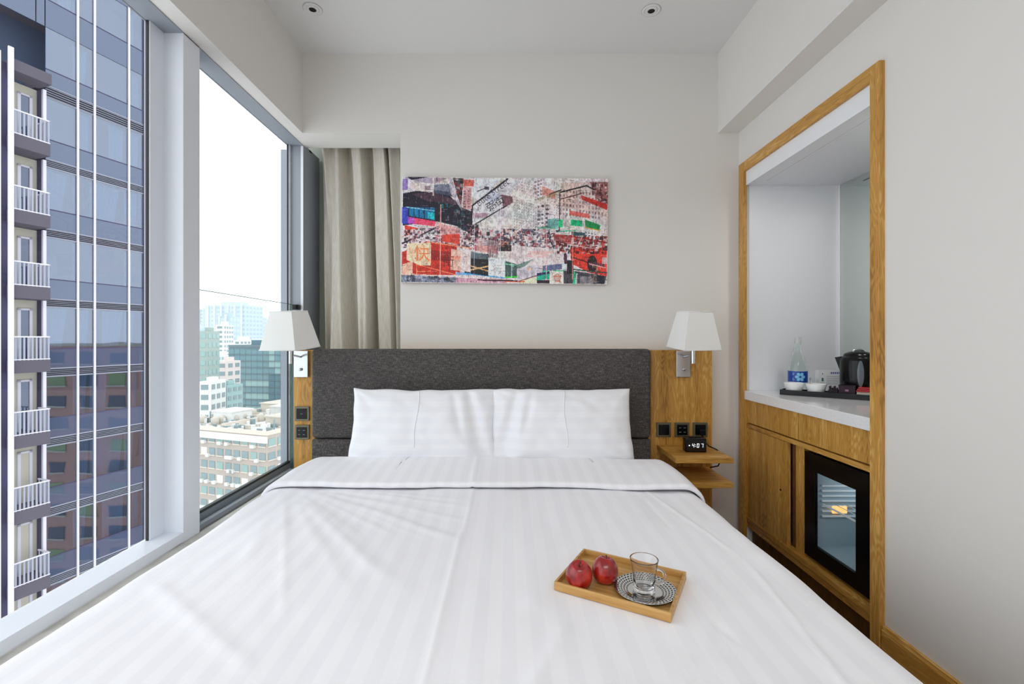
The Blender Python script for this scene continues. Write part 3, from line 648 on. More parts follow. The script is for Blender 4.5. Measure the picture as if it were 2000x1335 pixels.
# ------------------------------------------------------------------ drinks tray in the niche
ZN = H-0.2878
ta = math.atan2(-.247, .284); u_ = (math.cos(ta), math.sin(ta)); n_ = (-u_[1], u_[0])
o_ = (1.400, 2.426)
tr = root('drinks_tray', (1.57, 2.34, ZN), 'black rectangular tray on the white countertop in the niche', 'tray')
L, W_ = 0.40, 0.084
MB().obox(o_, u_, n_, 0, L, 0, W_, ZN+.001, ZN+.010).build('tray_base', M['blackm'], tr)
for q in ((0, L, -.001, .006), (0, L, W_-.006, W_+.001), (-.001, .006, .006, W_-.006), (L-.006, L+.001, .006, W_-.006)):
    MB().obox(o_, u_, n_, *q, ZN+.001, ZN+.026).build('tray_rim', M['black'], tr)
def onT(s_, n__): return (o_[0]+u_[0]*s_+n_[0]*n__, o_[1]+u_[1]*s_+n_[1]*n__)
zb = ZN+.0105
def bowl(s_, n__, label):
    x, y = onT(s_, n__)
    r = root('coffee_cup', (x, y, zb), label, 'cup', 'white cups on the niche tray')
    MB().lathe([(0, 0), (.031, 0), (.034, .003), (.046, .050), (.0455, .052), (.0435, .051), (.0315, .006), (0, .005)], (x, y, zb), 48).build('bowl', M['ceramic'], r)
    return x, y
b1 = bowl(0.056, 0.043, 'white conical cup at the window-side corner of the black niche tray')
b2 = bowl(0.152, 0.043, 'white conical cup holding a teaspoon, second on the black niche tray')
sp = MB().tube([(b2[0]-.01, b2[1], zb+.008), (b2[0]-.006, b2[1]+.028, zb+.045), (b2[0]-.004, b2[1]+.04, zb+.078)], [.003, .0022, .004], 8).build('teaspoon', M['steel']); tag(sp, 'steel teaspoon standing in the second white cup', 'spoon')
# bottle
bx, by = onT(0.058, 0.132); zk = zb; zb = ZN
bt = root('water_bottle', (bx, by, zb), 'clear glass water bottle with a blue flower label', 'bottle')
out = [(0, 0), (.040, 0), (.0445, .005), (.045, .02), (.045, .118), (.0435, .135), (.036, .168), (.025, .203), (.0165, .235), (.0145, .250), (.0145, .262), (.0165, .264), (.0165, .268), (.0145, .270), (.0145, .276)]
inn = [(r_-.003 if r_ > .004 else 0, max(z_, .006)) for r_, z_ in out][::-1]
MB().lathe(out+inn, (bx, by, zb), 48).build('bottle_glass', M['bottleglass'], bt)
M['water'] = mat('water', (0.97, 1, 1, 1), 0.0, 0.0, Transmission_Weight=1.0, IOR=1.2)
MB().cyl((bx, by, zb), .0168, .262, .296, 32).build('bottle_cap', mat('clear_cap', (0.93, 0.95, 0.95, 1), 0.15, 0, Transmission_Weight=0.6), bt)
M['label'] = mat('blue_label', srgb(28, 70, 165), 0.35); M['petal'] = mat('pale_blue_print', srgb(128, 196, 232), 0.4)
dirc = math.atan2(-by, -bx)+0.12; RL = .0456
lb = MB().lathe([(RL, .060), (RL, .118)], (bx, by, zb), 40, a0=dirc-1.9, a1=dirc+1.9).build('paper_label', M['label'], bt)
pm = MB()
def onL(a_, z_): th = dirc+a_/RL; return (bx+(RL+.0004)*math.cos(th), by+(RL+.0004)*math.sin(th), zb+z_)
for k in range(6):
    an = k*PI/3; pts = []
    for i in range(14):
        q = 2*PI*i/14; rr_ = .0145+.0095*math.cos(q); ww = .0072*math.sin(q)*(1+.25*math.cos(q))
        pts.append(onL(.006+rr_*math.cos(an)-ww*math.sin(an), .089+rr_*math.sin(an)+ww*math.cos(an)))
    pm.add([onL(.006+.0145*math.cos(an), .089+.0145*math.sin(an))]+pts, [(0, 1+i, 1+(i+1) % 14) for i in range(14)])
pm.build('flower_emblem', M['petal'], bt)
lt = MB()
for i, (z_, l_) in enumerate(((.106, .010), (.098, .008), (.079, .007), (.071, .010))):
    lt.add([onL(-.030, z_), onL(-.030+l_, z_), onL(-.030+l_, z_+.003), onL(-.030, z_+.003)], [(0, 1, 2, 3)])
lt.build('label_print', M['petal'], bt)
zb = zk
# kettle
kx, ky = 1.746, 2.345
kt = root('electric_kettle', (kx, ky, ZN), 'glossy black electric kettle at the right end of the niche counter', 'kettle')
MB().cyl((kx, ky, ZN), .078, 0, .020, 48).build('power_base', M['blackm'], kt)
kb = MB().lathe([(0, .022), (.074, .022), (.077, .030), (.078, .10), (.077, .175), (.074, .192), (.066, .200), (0, .202)], (kx, ky, ZN), 48)
kb.build('kettle_body', M['black'], kt)
MB().lathe([(.064, .200), (.060, .212), (.040, .222), (.015, .226), (0, .226)], (kx, ky, ZN), 40).build('lid', M['black'], kt)
MB().tube(smooth([(kx-.03, ky, ZN+.222), (kx-.02, ky, ZN+.234), (kx+.02, ky, ZN+.234), (kx+.03, ky, ZN+.222)], 2), .006, 10).build('lid_grip', M['steel'], kt)
sdir = Vector((-.60, .80, 0)).normalized(); sdn = Vector((-sdir.y, sdir.x, 0))
def K(d_, w_, z_): p = Vector((kx, ky, ZN+z_))+sdir*d_+sdn*w_; return tuple(p)
MB().add([K(.066, -.036, .198), K(.066, .036, .198), K(.103, .0, .192), K(.070, -.020, .120), K(.070, .020, .120), K(.076, 0, .110)], [(0, 2, 1), (0, 3, 5, 2), (1, 2, 5, 4), (0, 1, 4, 3), (3, 4, 5)]).build('spout', M['black'], kt)
hd_ = -sdir
def Hk(d_, z_): p = Vector((kx, ky, ZN+z_))+hd_*d_; return tuple(p)
MB().tube(smooth([Hk(.070, .190), Hk(.100, .195), Hk(.122, .175), Hk(.124, .12), Hk(.112, .06), Hk(.078, .045)], 2), .011, 12).build('handle', M['black'], kt)
vd = math.atan2(-ky, -kx)+0.10
gm = MB(); G = []
for j in range(13):
    z_ = .055+.125*j/12; wd_ = .17*math.sin(PI*(j+.6)/13.2)**.6
    for i in range(5): th = vd+wd_*(i/2-1); G.append((kx+.0805*math.cos(th), ky+.0805*math.sin(th), ZN+z_))
gm.add(G, [(j*5+i, j*5+i+1, j*5+i+6, j*5+i+5) for j in range(12) for i in range(4)], True)
gm.build('water_gauge', mat('smoked_gauge', srgb(108, 116, 122), 0.15), kt)
# tent card
M['card'] = mat('white_card', srgb(248, 250, 252), 0.6); M['ink'] = mat('violet_ink', srgb(96, 96, 168), 0.6); M['inkg'] = mat('green_ink', srgb(60, 130, 120), 0.6); M['inkl'] = mat('grey_ink', srgb(150, 158, 166), 0.6)
cp = (1.664, 2.520); ca = math.radians(0); cu_ = (math.cos(ca), math.sin(ca)); cn_ = (math.sin(ca), -math.cos(ca))
ck_ = root('info_card', (1.74, 2.53, ZN), 'white folded information card with printed lines standing between bottle and kettle', 'card')
MB().obox(cp, cu_, cn_, 0, .160, -.0006, .0006, ZN, ZN+.121).build('card_sheet', M['card'], ck_)
MB().obox(cp, cu_, cn_, 0, .160, -.030, -.029, ZN, ZN+.118).build('rear_leaf', M['card'], ck_)
tx = MB()
for i in range(7): tx.obox(cp, cu_, cn_, .062+i*.0115, .070+i*.0115, .0006, .0010, ZN+.100, ZN+.109)
tx.build('heading_print', M['ink'], ck_)
tl = MB()
for i in range(5): tl.obox(cp, cu_, cn_, .040, .135-.012*(i % 2), .0006, .0010, ZN+.045+i*.010, ZN+.0468+i*.010)
tl.build('text_print', M['inkl'], ck_)
for q in ((.014, .024, .060, .078), (.017, .021, .096, .103), (.006, .028, .050, .0515)): MB().obox(cp, cu_, cn_, q[0], q[1], .0006, .0010, ZN+q[2], ZN+q[3]).build('emblem_print', M['inkg'], ck_)
# tea box, caddy, sachets
M['plum'] = mat('plum_box', srgb(44, 14, 34), 0.35, Specular_IOR_Level=0.25); M['plumd'] = mat('dark_plum', srgb(24, 10, 20), 0.4, Specular_IOR_Level=0.25)
pb_ = root('tea_box', (*onT(.28, .05), zb), 'dark plum tea box on the black niche tray', 'box')
MB().obox(onT(.247, .022), u_, n_, 0, .065, 0, .055, zb, zb+.052).build('box_body', M['plum'], pb_)
MB().obox(onT(.247, .022), u_, n_, -.001, .066, -.001, .056, zb+.048, zb+.053).build('box_lid', M['plumd'], pb_)
em = MB().obox(onT(.247, .022), u_, n_, .026, .040, -.0016, -.0005, zb+.024, zb+.034).build('box_emblem', mat('rose_print', srgb(150, 110, 140), .5), pb_)
cd_ = root('sachet_caddy', (*onT(.22, .06), zb), 'low dark caddy of tea sticks between the cups and the plum box', 'caddy')
MB().obox(onT(.205, .025), u_, n_, 0, .038, 0, .07, zb, zb+.026).build('caddy_box', M['plumd'], cd_)
for k in range(4): MB().obox(onT(.207+k*.009, .03), u_, n_, 0, .005, 0, .05, zb+.026, zb+.044-(k % 2)*.008).build('tea_stick', M['plum'], cd_)
M['red'] = mat('red_foil', srgb(190, 28, 40), 0.3); M['cream'] = mat('cream_paper', srgb(226, 218, 200), 0.6)
for k in range(4):
    x0 = .318
    o = MB().obox(onT(x0, .012+.002*k), u_, n_, 0, .062, 0, .05, zb+.0015+k*.006, zb+.006+k*.006).build('sugar_sachet', M['cream'])
    tag(o, ['cream paper sachet at the bottom of the pile beside the plum box', 'cream paper sachet second from the bottom of the pile', 'cream paper sachet third from the bottom of the pile', 'cream paper sachet right under the red packets'][k], 'sachet', 'cream sachets on the niche tray')
for k in range(3):
    o = MB().obox(onT(.316+k*.003, .016+.010*k), u_, n_, 0, .064, 0, .045, zb+.0265+k*.007, zb+.0315+k*.007).build('coffee_sachet', M['red'])
    tag(o, ['red foil packet lowest of three on the cream sachets', 'red foil packet in the middle of three on the cream sachets', 'red foil packet topmost on the pile beside the kettle'][k], 'sachet', 'red packets on the niche tray')
# ------------------------------------------------------------------ print on canvas
PW, PH = 440, 226
img = np.zeros((PH, PW, 3)); yy, xx = np.mgrid[0:PH, 0:PW]
U = 65+1860*(xx+.5)/PW; V = 80+955*(yy+.5)/PH       # study coordinates
def sn(sx_, sy_, seed):
    g = np.random.default_rng(seed).random((int(PH/sy_)+3, int(PW/sx_)+3)); fy = yy/sy_; fx = xx/sx_; iy = fy.astype(int); ix = fx.astype(int); a_ = fx-ix; b_ = fy-iy
    return (g[iy, ix]*(1-a_)+g[iy, ix+1]*a_)*(1-b_)+(g[iy+1, ix]*(1-a_)+g[iy+1, ix+1]*a_)*b_
def inside(P):
    m_ = np.zeros(U.shape, bool); n = len(P)
    for i in range(n):
        x1, y1 = P[i]; x2, y2 = P[(i+1) % n]
        c_ = ((y1 > V) != (y2 > V)); 
        with np.errstate(divide='ignore', invalid='ignore'): xi = (x2-x1)*(V-y1)/((y2-y1) if y2 != y1 else 1e-9)+x1
        m_ ^= c_ & (U < xi)
    return m_
def blend(mk, col, al): 
    c_ = np.array(col)/255.0; img[mk] = img[mk]*(1-al)+c_*al
def poly(P, col, al=1.0): blend(inside(P), col, al)
def rect(x0, y0, x1, y1, col, al=1.0): blend((U >= x0) & (U < x1) & (V >= y0) & (V < y1), col, al)
def line(x0, y0, x1, y1, wd, col, al=1.0):
    dx, dy = x1-x0, y1-y0; L2 = dx*dx+dy*dy; t_ = np.clip(((U-x0)*dx+(V-y0)*dy)/L2, 0, 1); d_ = np.hypot(U-x0-t_*dx, V-y0-t_*dy); blend(d_ < wd/2+1.2, col, al)
def speck(P, cols, n, smin, smax, seed, al=0.8):
    r_ = np.random.default_rng(seed); xs_ = [p[0] for p in P]; ys_ = [p[1] for p in P]; mk0 = inside(P)
    for _ in range(n):
        x_, y_ = r_.uniform(min(xs_), max(xs_)), r_.uniform(min(ys_), max(ys_)); w_, h_ = r_.uniform(smin, smax, 2)
        mk = mk0 & (abs(U-x_) < w_/2) & (abs(V-y_) < h_/2); blend(mk, cols[r_.integers(len(cols))], al*r_.uniform(.5, 1))
def windows(x0, y0, x1, y1, nx, ny, slope, col, al=.7, seed=0, fw=.5, fh=.5):
    r_ = np.random.default_rng(seed)
    for j in range(ny):
        for i in range(nx):
            if r_.random() < .12: continue
            a_ = x0+(x1-x0)*i/nx; b_ = y0+(y1-y0)*j/ny+slope*(a_-x0); k_ = r_.uniform(.7, 1.3)
            rect(a_, b_, a_+(x1-x0)/nx*fw*k_, b_+(y1-y0)/ny*fh, col, al*r_.uniform(.5, 1))
BK = (26, 22, 30)
img[:] = np.array([206, 200, 200])/255; n_1 = sn(9, 9, 1)[..., None]; n_2 = sn(2.5, 5, 2)[..., None]
img += (n_1-.5)*.16+(n_2-.5)*.12; img[..., 0] += (sn(30, 20, 3)-.4)*.10; img[..., 2] += (sn(30, 26, 4)-.5)*.06
# facades on the right
windows(1080, 100, 1500, 690, 20, 24, .25, (96, 92, 100), .55, 5, .45, .42); windows(1060, 380, 1290, 600, 12, 12, .1, (120, 160, 160), .4, 6)
poly([(1060, 180), (1290, 270), (1290, 330), (1060, 240)], (222, 216, 210), .85); poly([(1330, 150), (1450, 200), (1450, 270), (1330, 230)], (190, 130, 120), .8)
windows(1260, 110, 1340, 300, 3, 6, -.3, (70, 55, 60), .75, 8, .7, .4); windows(1290, 330, 1400, 560, 3, 6, -.2, BK, .7, 9, .6, .5)
poly([(1490, 120), (1920, 110), (1920, 430), (1490, 330)], (188, 160, 152), .45); windows(1490, 180, 1900, 430, 14, 6, .1, (90, 60, 62), .65, 10, .5, .55)
poly([(1760, 110), (1925, 110), (1925, 350), (1810, 250)], (110, 50, 52), .6); speck([(1780, 110), (1925, 110), (1925, 340), (1780, 260)], [BK, (200, 190, 190), (80, 30, 36)], 60, 8, 34, 11)
line(1400, 225, 1500, 185, 9, (60, 44, 44)); line(1500, 205, 1730, 145, 11, (34, 30, 34)); line(1730, 145, 1800, 180, 11, (34, 30, 40)); line(1490, 190, 1490, 560, 9, (66, 60, 64))
line(1490, 270, 1690, 215, 7, (80, 50, 50)); poly([(1680, 230), (1920, 310), (1920, 365), (1690, 270)], (170, 40, 34), .85); poly([(1580, 370), (1760, 400), (1760, 440), (1580, 410)], (196, 92, 84), .8)
poly([(1300, 260), (1500, 190), (1500, 215), (1300, 290)], (160, 150, 120), .5)
poly([(1480, 455), (1520, 450), (1520, 525), (1480, 520)], (40, 180, 120), .9); poly([(1590, 450), (1695, 460), (1695, 515), (1590, 505)], (20, 160, 112), .95); poly([(1720, 450), (1862, 500), (1850, 545), (1725, 520)], (28, 130, 78), .95)
line(1725, 522, 1850, 548, 7, (196, 150, 60)); poly([(1380, 450), (1480, 440), (1480, 520), (1380, 525)], (80, 140, 136), .75); rect(1290, 520, 1480, 540, (60, 150, 120), .5)
line(1480, 560, 1640, 550, 7, (50, 170, 140)); poly([(1600, 560), (1720, 570), (1720, 620), (1600, 590)], (44, 78, 84), .9); windows(1720, 560, 1900, 640, 6, 3, .2, (30, 50, 60), .8, 12)
# centre shops and crowd
speck([(720, 540), (1500, 540), (1500, 720), (720, 690)], [BK, (120, 50, 60), (60, 40, 60), (214, 200, 200), (180, 110, 120), (90, 100, 120)], 520, 6, 34, 13)
poly([(740, 620), (940, 660), (940, 760), (720, 730)], (206, 190, 190), .7); poly([(720, 690), (940, 700), (940, 770), (720, 740)], (196, 130, 128), .6)
for i in range(9): line(850+i*11, 620, 845+i*11, 800, 4, (84, 60, 70), .7)
rect(945, 690, 1060, 745, BK, .85); speck([(945, 640), (1060, 640), (1060, 740), (945, 740)], [(120, 60, 50), BK, (190, 150, 120)], 30, 8, 24, 14)
poly([(1060, 690), (1510, 720), (1520, 880), (1090, 860)], (216, 204, 206), .95); poly([(1200, 740), (1450, 740), (1350, 800), (1180, 790)], (222, 176, 176), .7)
for i in range(7): line(1260, 790, 1100+i*70, 720+(i % 3)*18, 3, (236, 210, 206), .6)
# left dark block
poly([(65, 150), (230, 210), (75, 235)], (200, 196, 200)); poly([(70, 85), (480, 82), (360, 140), (240, 130)], (150, 140, 160), .7); poly([(110, 82), (290, 82), (150, 108)], (26, 26, 48), .95)
rect(70, 95, 115, 200, (120, 96, 170), .7); windows(340, 90, 480, 140, 10, 1, 0, (140, 90, 90), .6, 15, .4, .8)
poly([(75, 230), (200, 205), (490, 240), (600, 350), (700, 390), (705, 600), (560, 520), (380, 480), (75, 520)], (30, 28, 44), .96)
poly([(150, 235), (340, 215), (560, 290), (600, 330), (300, 300)], (84, 62, 76), .85); poly([(350, 150), (490, 140), (520, 215), (350, 195)], (120, 124, 140), .95); poly([(350, 195), (520, 215), (560, 262), (350, 225)], (66, 72, 90), .9)
poly([(490, 90), (530, 90), (610, 385), (500, 215)], (188, 182, 190), .95); rect(270, 160, 320, 200, (140, 120, 130), .8); rect(340, 90, 352, 250, (232, 214, 200), .7)
poly([(520, 85), (620, 90), (600, 350), (570, 250)], (84, 54, 62), .9); speck([(520, 90), (620, 90), (600, 340), (560, 240)], [BK, (60, 96, 96), (150, 60, 56), (190, 180, 180)], 60, 8, 30, 16)
rect(620, 100, 720, 160, (180, 80, 70), .8); poly([(620, 160), (690, 170), (690, 370), (620, 360)], (176, 120, 124), .6); windows(620, 200, 690, 360, 2, 7, 0, (90, 60, 76), .7, 17, .6, .5)
poly([(720, 85), (960, 90), (760, 300), (700, 240)], (206, 210, 216), .9)
rect(130, 355, 362, 400, (28, 110, 150), .9); poly([(130, 350), (362, 390), (362, 468), (130, 430)], (24, 122, 160), .95)
for i in range(5): line(130+i*46, 350, 130+i*46, 450, 5, (20, 40, 70), .9)
line(100, 352, 360, 385, 4, (150, 200, 216)); poly([(300, 395), (360, 405), (360, 465), (300, 450)], (60, 190, 190), .8); rect(415, 320, 440, 360, (44, 150, 150), .8); rect(455, 315, 480, 350, (30, 120, 120), .8)
poly([(66, 350), (120, 360), (120, 510), (66, 500)], (72, 86, 190), .8); poly([(120, 440), (370, 480), (365, 525), (120, 500)], (214, 86, 112), .95); poly([(120, 440), (180, 450), (180, 505), (120, 500)], (170, 90, 190), .8)
speck([(380, 300), (700, 380), (700, 590), (400, 480)], [(20, 60, 66), (60, 120, 120), BK, (80, 60, 90), (40, 30, 50), (180, 160, 160)], 160, 6, 36, 18, .6)
poly([(90, 515), (220, 545), (100, 620)], (200, 72, 50), .95); line(75, 620, 250, 530, 6, (180, 140, 130)); line(75, 680, 370, 540, 14, (60, 44, 60)); line(160, 640, 380, 515, 7, (190, 168, 170))
speck([(90, 560), (430, 520), (600, 560), (760, 600), (740, 740), (400, 690), (80, 730)], [BK, (50, 30, 50), (150, 120, 140), (30, 26, 36), (190, 90, 110), (206, 196, 200)], 420, 6, 30, 19)
poly([(380, 490), (590, 540), (590, 590), (430, 600)], (206, 150, 150), .7)
# red taxis
poly([(70, 900), (70, 760), (290, 660), (560, 690), (600, 960), (70, 970)], (176, 52, 38), .95); poly([(430, 600), (590, 590), (590, 690), (430, 660)], (196, 70, 56), .9)
poly([(330, 740), (560, 760), (560, 840), (330, 830)], (120, 34, 30), .7); line(300, 665, 700, 720, 6, (226, 150, 120)); line(200, 870, 560, 960, 5, (226, 130, 100)); line(210, 935, 330, 930, 5, (230, 140, 110)); line(205, 860, 205, 960, 5, (230, 140, 110))
poly([(110, 680), (330, 672), (330, 880), (240, 880), (110, 830)], (226, 206, 180), .95); poly([(75, 870), (165, 840), (165, 975), (75, 975)], (226, 196, 176), .85); speck([(110, 690), (330, 690), (330, 860), (110, 830)], [(226, 150, 110), (230, 190, 150)], 20, 10, 40, 20, .5)
poly([(512, 725), (690, 760), (690, 935), (510, 915)], (222, 206, 204), .95); poly([(512, 725), (600, 742), (600, 925), (510, 915)], (226, 184, 168), .8); poly([(520, 790), (600, 790), (590, 830), (520, 830)], (226, 130, 110), .6)
poly([(692, 760), (850, 770), (852, 965), (692, 945)], (30, 30, 36), .95); poly([(692, 745), (852, 780), (852, 820), (692, 810)], (110, 124, 130), .8); line(694, 880, 850, 925, 9, (196, 160, 120)); line(694, 915, 850, 880, 9, (206, 172, 130))
poly([(850, 800), (1002, 825), (1005, 990), (850, 975)], (216, 222, 228), .95); poly([(1002, 830), (1110, 860), (1110, 985), (1005, 985)], (62, 84, 84), .9); line(1010, 860, 1170, 870, 6, (150, 200, 180)); line(1000, 850, 1080, 880, 5, (120, 180, 150))
poly([(1090, 870), (1250, 815), (1180, 880), (1110, 900)], (96, 124, 118), .8); poly([(1110, 900), (1290, 860), (1340, 900), (1280, 1020), (1110, 1020)], (190, 186, 196), .85); rect(1205, 885, 1240, 915, (210, 180, 160), .8)
poly([(1340, 870), (1520, 850), (1520, 900), (1340, 920)], (92, 100, 130), .9); line(1340, 925, 1540, 915, 9, (60, 190, 150)); poly([(1290, 960), (1405, 940), (1405, 990), (1290, 1005)], (30, 160, 134), .95); poly([(1290, 940), (1405, 920), (1405, 942), (1290, 965)], (24, 40, 80), .9); rect(1290, 1000, 1405, 1030, (40, 26, 40), .9)
line(1010, 978, 1110, 974, 10, (60, 200, 60)); poly([(1130, 1000), (1290, 975), (1290, 1032), (1130, 1032)], (214, 220, 190), .85); line(1110, 1020, 1290, 960, 6, (120, 60, 60)); line(1000, 1020, 1180, 1016, 7, (216, 120, 90))
# right hand car and wheels
poly([(1590, 700), (1760, 720), (1920, 690), (1920, 960), (1760, 930), (1600, 850)], (196, 60, 48), .92); speck([(1450, 590), (1925, 600), (1925, 760), (1470, 760)], [(70, 20, 26), BK, (190, 60, 56), (206, 190, 190), (120, 30, 36)], 300, 7, 34, 21, .85)
poly([(1440, 580), (1600, 600), (1600, 680), (1440, 640)], (150, 60, 62), .6); line(1590, 600, 1920, 660, 8, (130, 40, 44)); line(1600, 790, 1760, 840, 7, (50, 34, 34)); line(1700, 600, 1650, 700, 7, (220, 190, 180), .8); line(1590, 680, 1800, 710, 5, (226, 190, 186), .8)
mk = np.hypot((U-1790)/45, (V-850)/75) < 1; blend(mk, (40, 30, 34), .95); poly([(1530, 900), (1920, 960), (1900, 1032), (1530, 1032)], (66, 66, 76), .95); poly([(1680, 960), (1800, 970), (1800, 1032), (1680, 1032)], (150, 146, 150), .8); poly([(1840, 950), (1900, 960), (1900, 1032), (1840, 1032)], (34, 40, 48), .9)
line(1625, 930, 1630, 1030, 22, (70, 190, 140), .8); line(1650, 940, 1645, 1030, 12, (200, 226, 216), .8); line(1600, 900, 1920, 930, 9, (30, 80, 70)); rect(1515, 840, 1565, 915, (200, 206, 210), .8); line(1545, 770, 1550, 840, 26, (60, 36, 50), .9); rect(1560, 820, 1620, 940, (24, 24, 28), .9)
poly([(1760, 830), (1900, 850), (1900, 880), (1760, 870)], (90, 60, 76), .8); line(1765, 850, 1910, 885, 6, (220, 170, 170)); rect(1880, 790, 1920, 850, (196, 190, 200), .8); speck([(1770, 860), (1840, 860), (1840, 1030), (1770, 1000)], [(160, 140, 120), (60, 50, 56), (200, 190, 180)], 50, 6, 22, 22)
poly([(1406, 915), (1530, 925), (1530, 1034), (1406, 1032)], (220, 212, 206), .96)
poly([(65, 965), (560, 985), (555, 1030), (65, 1032)], (84, 92, 108), .8); speck([(65, 960), (560, 980), (555, 1032), (65, 1032)], [(190, 190, 210), (40, 44, 56), (130, 140, 160)], 60, 10, 50, 23, .7)
line(65, 955, 560, 975, 4, (220, 190, 180)); poly([(555, 935), (690, 940), (690, 965), (555, 960)], (130, 170, 206), .9); line(630, 945, 1000, 985, 8, (80, 160, 206)); line(640, 935, 850, 965, 8, (22, 40, 66)); line(560, 975, 760, 1005, 6, (236, 226, 220)); poly([(555, 985), (1000, 1000), (1000, 1032), (555, 1032)], (190, 140, 160), .7); line(760, 1005, 1110, 1010, 10, (60, 30, 44))
# street sign
poly([(700, 335), (1010, 85), (1130, 100), (960, 350), (715, 500)], (206, 206, 212), .85); poly([(800, 260), (900, 190), (960, 260), (860, 330)], (176, 180, 200), .6); poly([(960, 230), (1060, 250), (1070, 300), (980, 360)], (96, 60, 70), .8); poly([(700, 400), (860, 400), (830, 440), (715, 450)], (150, 100, 120), .5)
line(700, 335, 1015, 92, 13, (34, 30, 38)); line(700, 335, 695, 600, 11, (40, 34, 44)); line(725, 505, 1010, 330, 9, (50, 56, 62)); line(745, 205, 830, 170, 6, (60, 50, 60)); rect(810, 160, 850, 188, (70, 66, 76), .9)
speck([(660, 500), (760, 500), (760, 680), (640, 640)], [BK, (40, 30, 40), (160, 120, 130)], 90, 8, 30, 24, .85)
for x_, c_, a_ in ((415, (240, 180, 170), .85), (722, (226, 230, 236), .7), (958, (226, 226, 232), .6), (1062, (230, 232, 236), .6), (1375, (236, 200, 196), .7), (1612, (240, 170, 150), .7), (1335, (226, 206, 200), .4)):
    line(x_, 330 if x_ < 1300 else 540, x_, 990, 4, c_, a_)
# lettering: the glyph outlines are rasterised into the print
def glyphs(txt, x, y, h, rot, col, al, sx_=1.0):
    cu = bpy.data.curves.new('t', 'FONT'); cu.body = txt; cu.size = 1; cu.resolution_u = 3
    to = bpy.data.objects.new('t', cu); C.objects.link(to); bpy.context.view_layer.update()
    me = bpy.data.meshes.new_from_object(to.evaluated_get(bpy.context.evaluated_depsgraph_get())); me.calc_loop_triangles()
    c_, s_ = math.cos(rot), math.sin(rot); mk = np.zeros(U.shape, bool)
    P = [((v.co.x*c_*sx_+v.co.y*s_)*h+x, (v.co.x*s_*sx_-v.co.y*c_)*h+y) for v in me.vertices]
    for t_ in me.loop_triangles:
        (x1, y1), (x2, y2), (x3, y3) = [P[i] for i in t_.vertices]; dn = (y2-y3)*(x1-x3)+(x3-x2)*(y1-y3)
        if abs(dn) < 1e-9: continue
        a_ = ((y2-y3)*(U-x3)+(x3-x2)*(V-y3))/dn; b_ = ((y3-y1)*(U-x3)+(x1-x3)*(V-y3))/dn; mk |= (a_ >= 0) & (b_ >= 0) & (a_+b_ <= 1)
    blend(mk, col, al); bpy.data.objects.remove(to); bpy.data.meshes.remove(me); bpy.data.curves.remove(cu); return mk.sum()
k_ = sn(4.5, 7, 41)[..., None]*.5+sn(2, 3, 42)[..., None]*.5; img *= .78+.44*k_
R9 = np.random.default_rng(77)
for _ in range(1000):
    u0, v0 = R9.uniform(65, 1925), R9.uniform(80, 1035); vert = R9.random() < .6; w0, h0 = (R9.uniform(5, 9), R9.uniform(10, 42)) if vert else (R9.uniform(12, 60), R9.uniform(4, 8))
    i0, j0 = int((v0-80)/955*PH), int((u0-65)/1860*PW); sl = (slice(max(0, i0), i0+max(1, int(h0/955*PH))), slice(max(0, j0), j0+max(1, int(w0/1860*PW))))
    img[sl] = img[sl]*R9.uniform(.55, .85) if R9.random() < .5 else img[sl]*.68+.32*np.array([.9, .87, .88])
GL = [glyphs('Bute Street', 760, 345, 82, -.66, (84, 76, 90), .85, .92), glyphs('弼街', 850, 385, 88, -.56, (30, 26, 32), .9), glyphs('快', 175, 825, 150, 0, (214, 110, 62), .8), glyphs('會', 1430, 1015, 90, 0, (176, 90, 70), .8),
      glyphs('行', 890, 940, 90, 0, (150, 120, 110), .55), glyphs('街', 435, 880, 110, 0, (70, 24, 26), .6)]
print('glyph pixels', GL)
img += (np.random.default_rng(5).random(img.shape[:2])[..., None]-.5)*.09+(sn(1.3, 2.2, 31)[..., None]-.5)*.10
g_ = img.mean(2, keepdims=True); img = g_+(img-g_)*1.15; img = (img-.5)*1.2+.52
img = np.clip(img, 0.02, .98)
lin = np.where(img > .04045, ((img+.055)/1.055)**2.4, img/12.92)
X0, X1, Z1, Z0, YC = -.606, .563, pz(347.5, 2.68), pz(553.5, 2.68), 2.676
pa = root('canvas_print', ((X0+X1)/2, YC, Z0), 'unframed colourful city street collage print on the wall above the headboard', 'picture', rot=(0, math.radians(0.55), 0))
ow, oh = (X1-X0)/2, Z1-Z0
me = bpy.data.meshes.new('printed_canvas'); gx = np.linspace(-ow, ow, PW+1); gz = np.linspace(oh, 0, PH+1)
vv = np.zeros(((PW+1)*(PH+1), 3)); vv[:, 0] = np.tile(gx, PH+1); vv[:, 2] = np.repeat(gz, PW+1); vv[:, 1] = -0.0005
ii = np.arange(PW*PH); r0_ = (ii//PW)*(PW+1)+ii % PW; q_ = np.stack([r0_, r0_+PW+1, r0_+PW+2, r0_+1], 1)
me.vertices.add(len(vv)); me.vertices.foreach_set('co', vv.ravel()); me.loops.add(len(q_)*4); me.loops.foreach_set('vertex_index', q_.ravel()); me.polygons.add(len(q_)); me.polygons.foreach_set('loop_start', ii*4); me.polygons.foreach_set('loop_total', np.full(len(q_), 4)); me.update()
ca_ = me.color_attributes.new('print', 'FLOAT_COLOR', 'CORNER'); cc = np.ones((len(q_), 4, 4)); cc[:, :, :3] = lin.reshape(-1, 1, 3); ca_.data.foreach_set('color', cc.ravel())
m = M['print'] = mat('canvas_ink', (1, 1, 1, 1), 0.45); vc = nd(m, 'ShaderNodeVertexColor', layer_name='print'); lk(m, vc.outputs[0], bsdf(m).inputs['Base Color']); me.materials.append(m)
o = bpy.data.objects.new('printed_canvas', me); C.objects.link(o); o.parent = pa
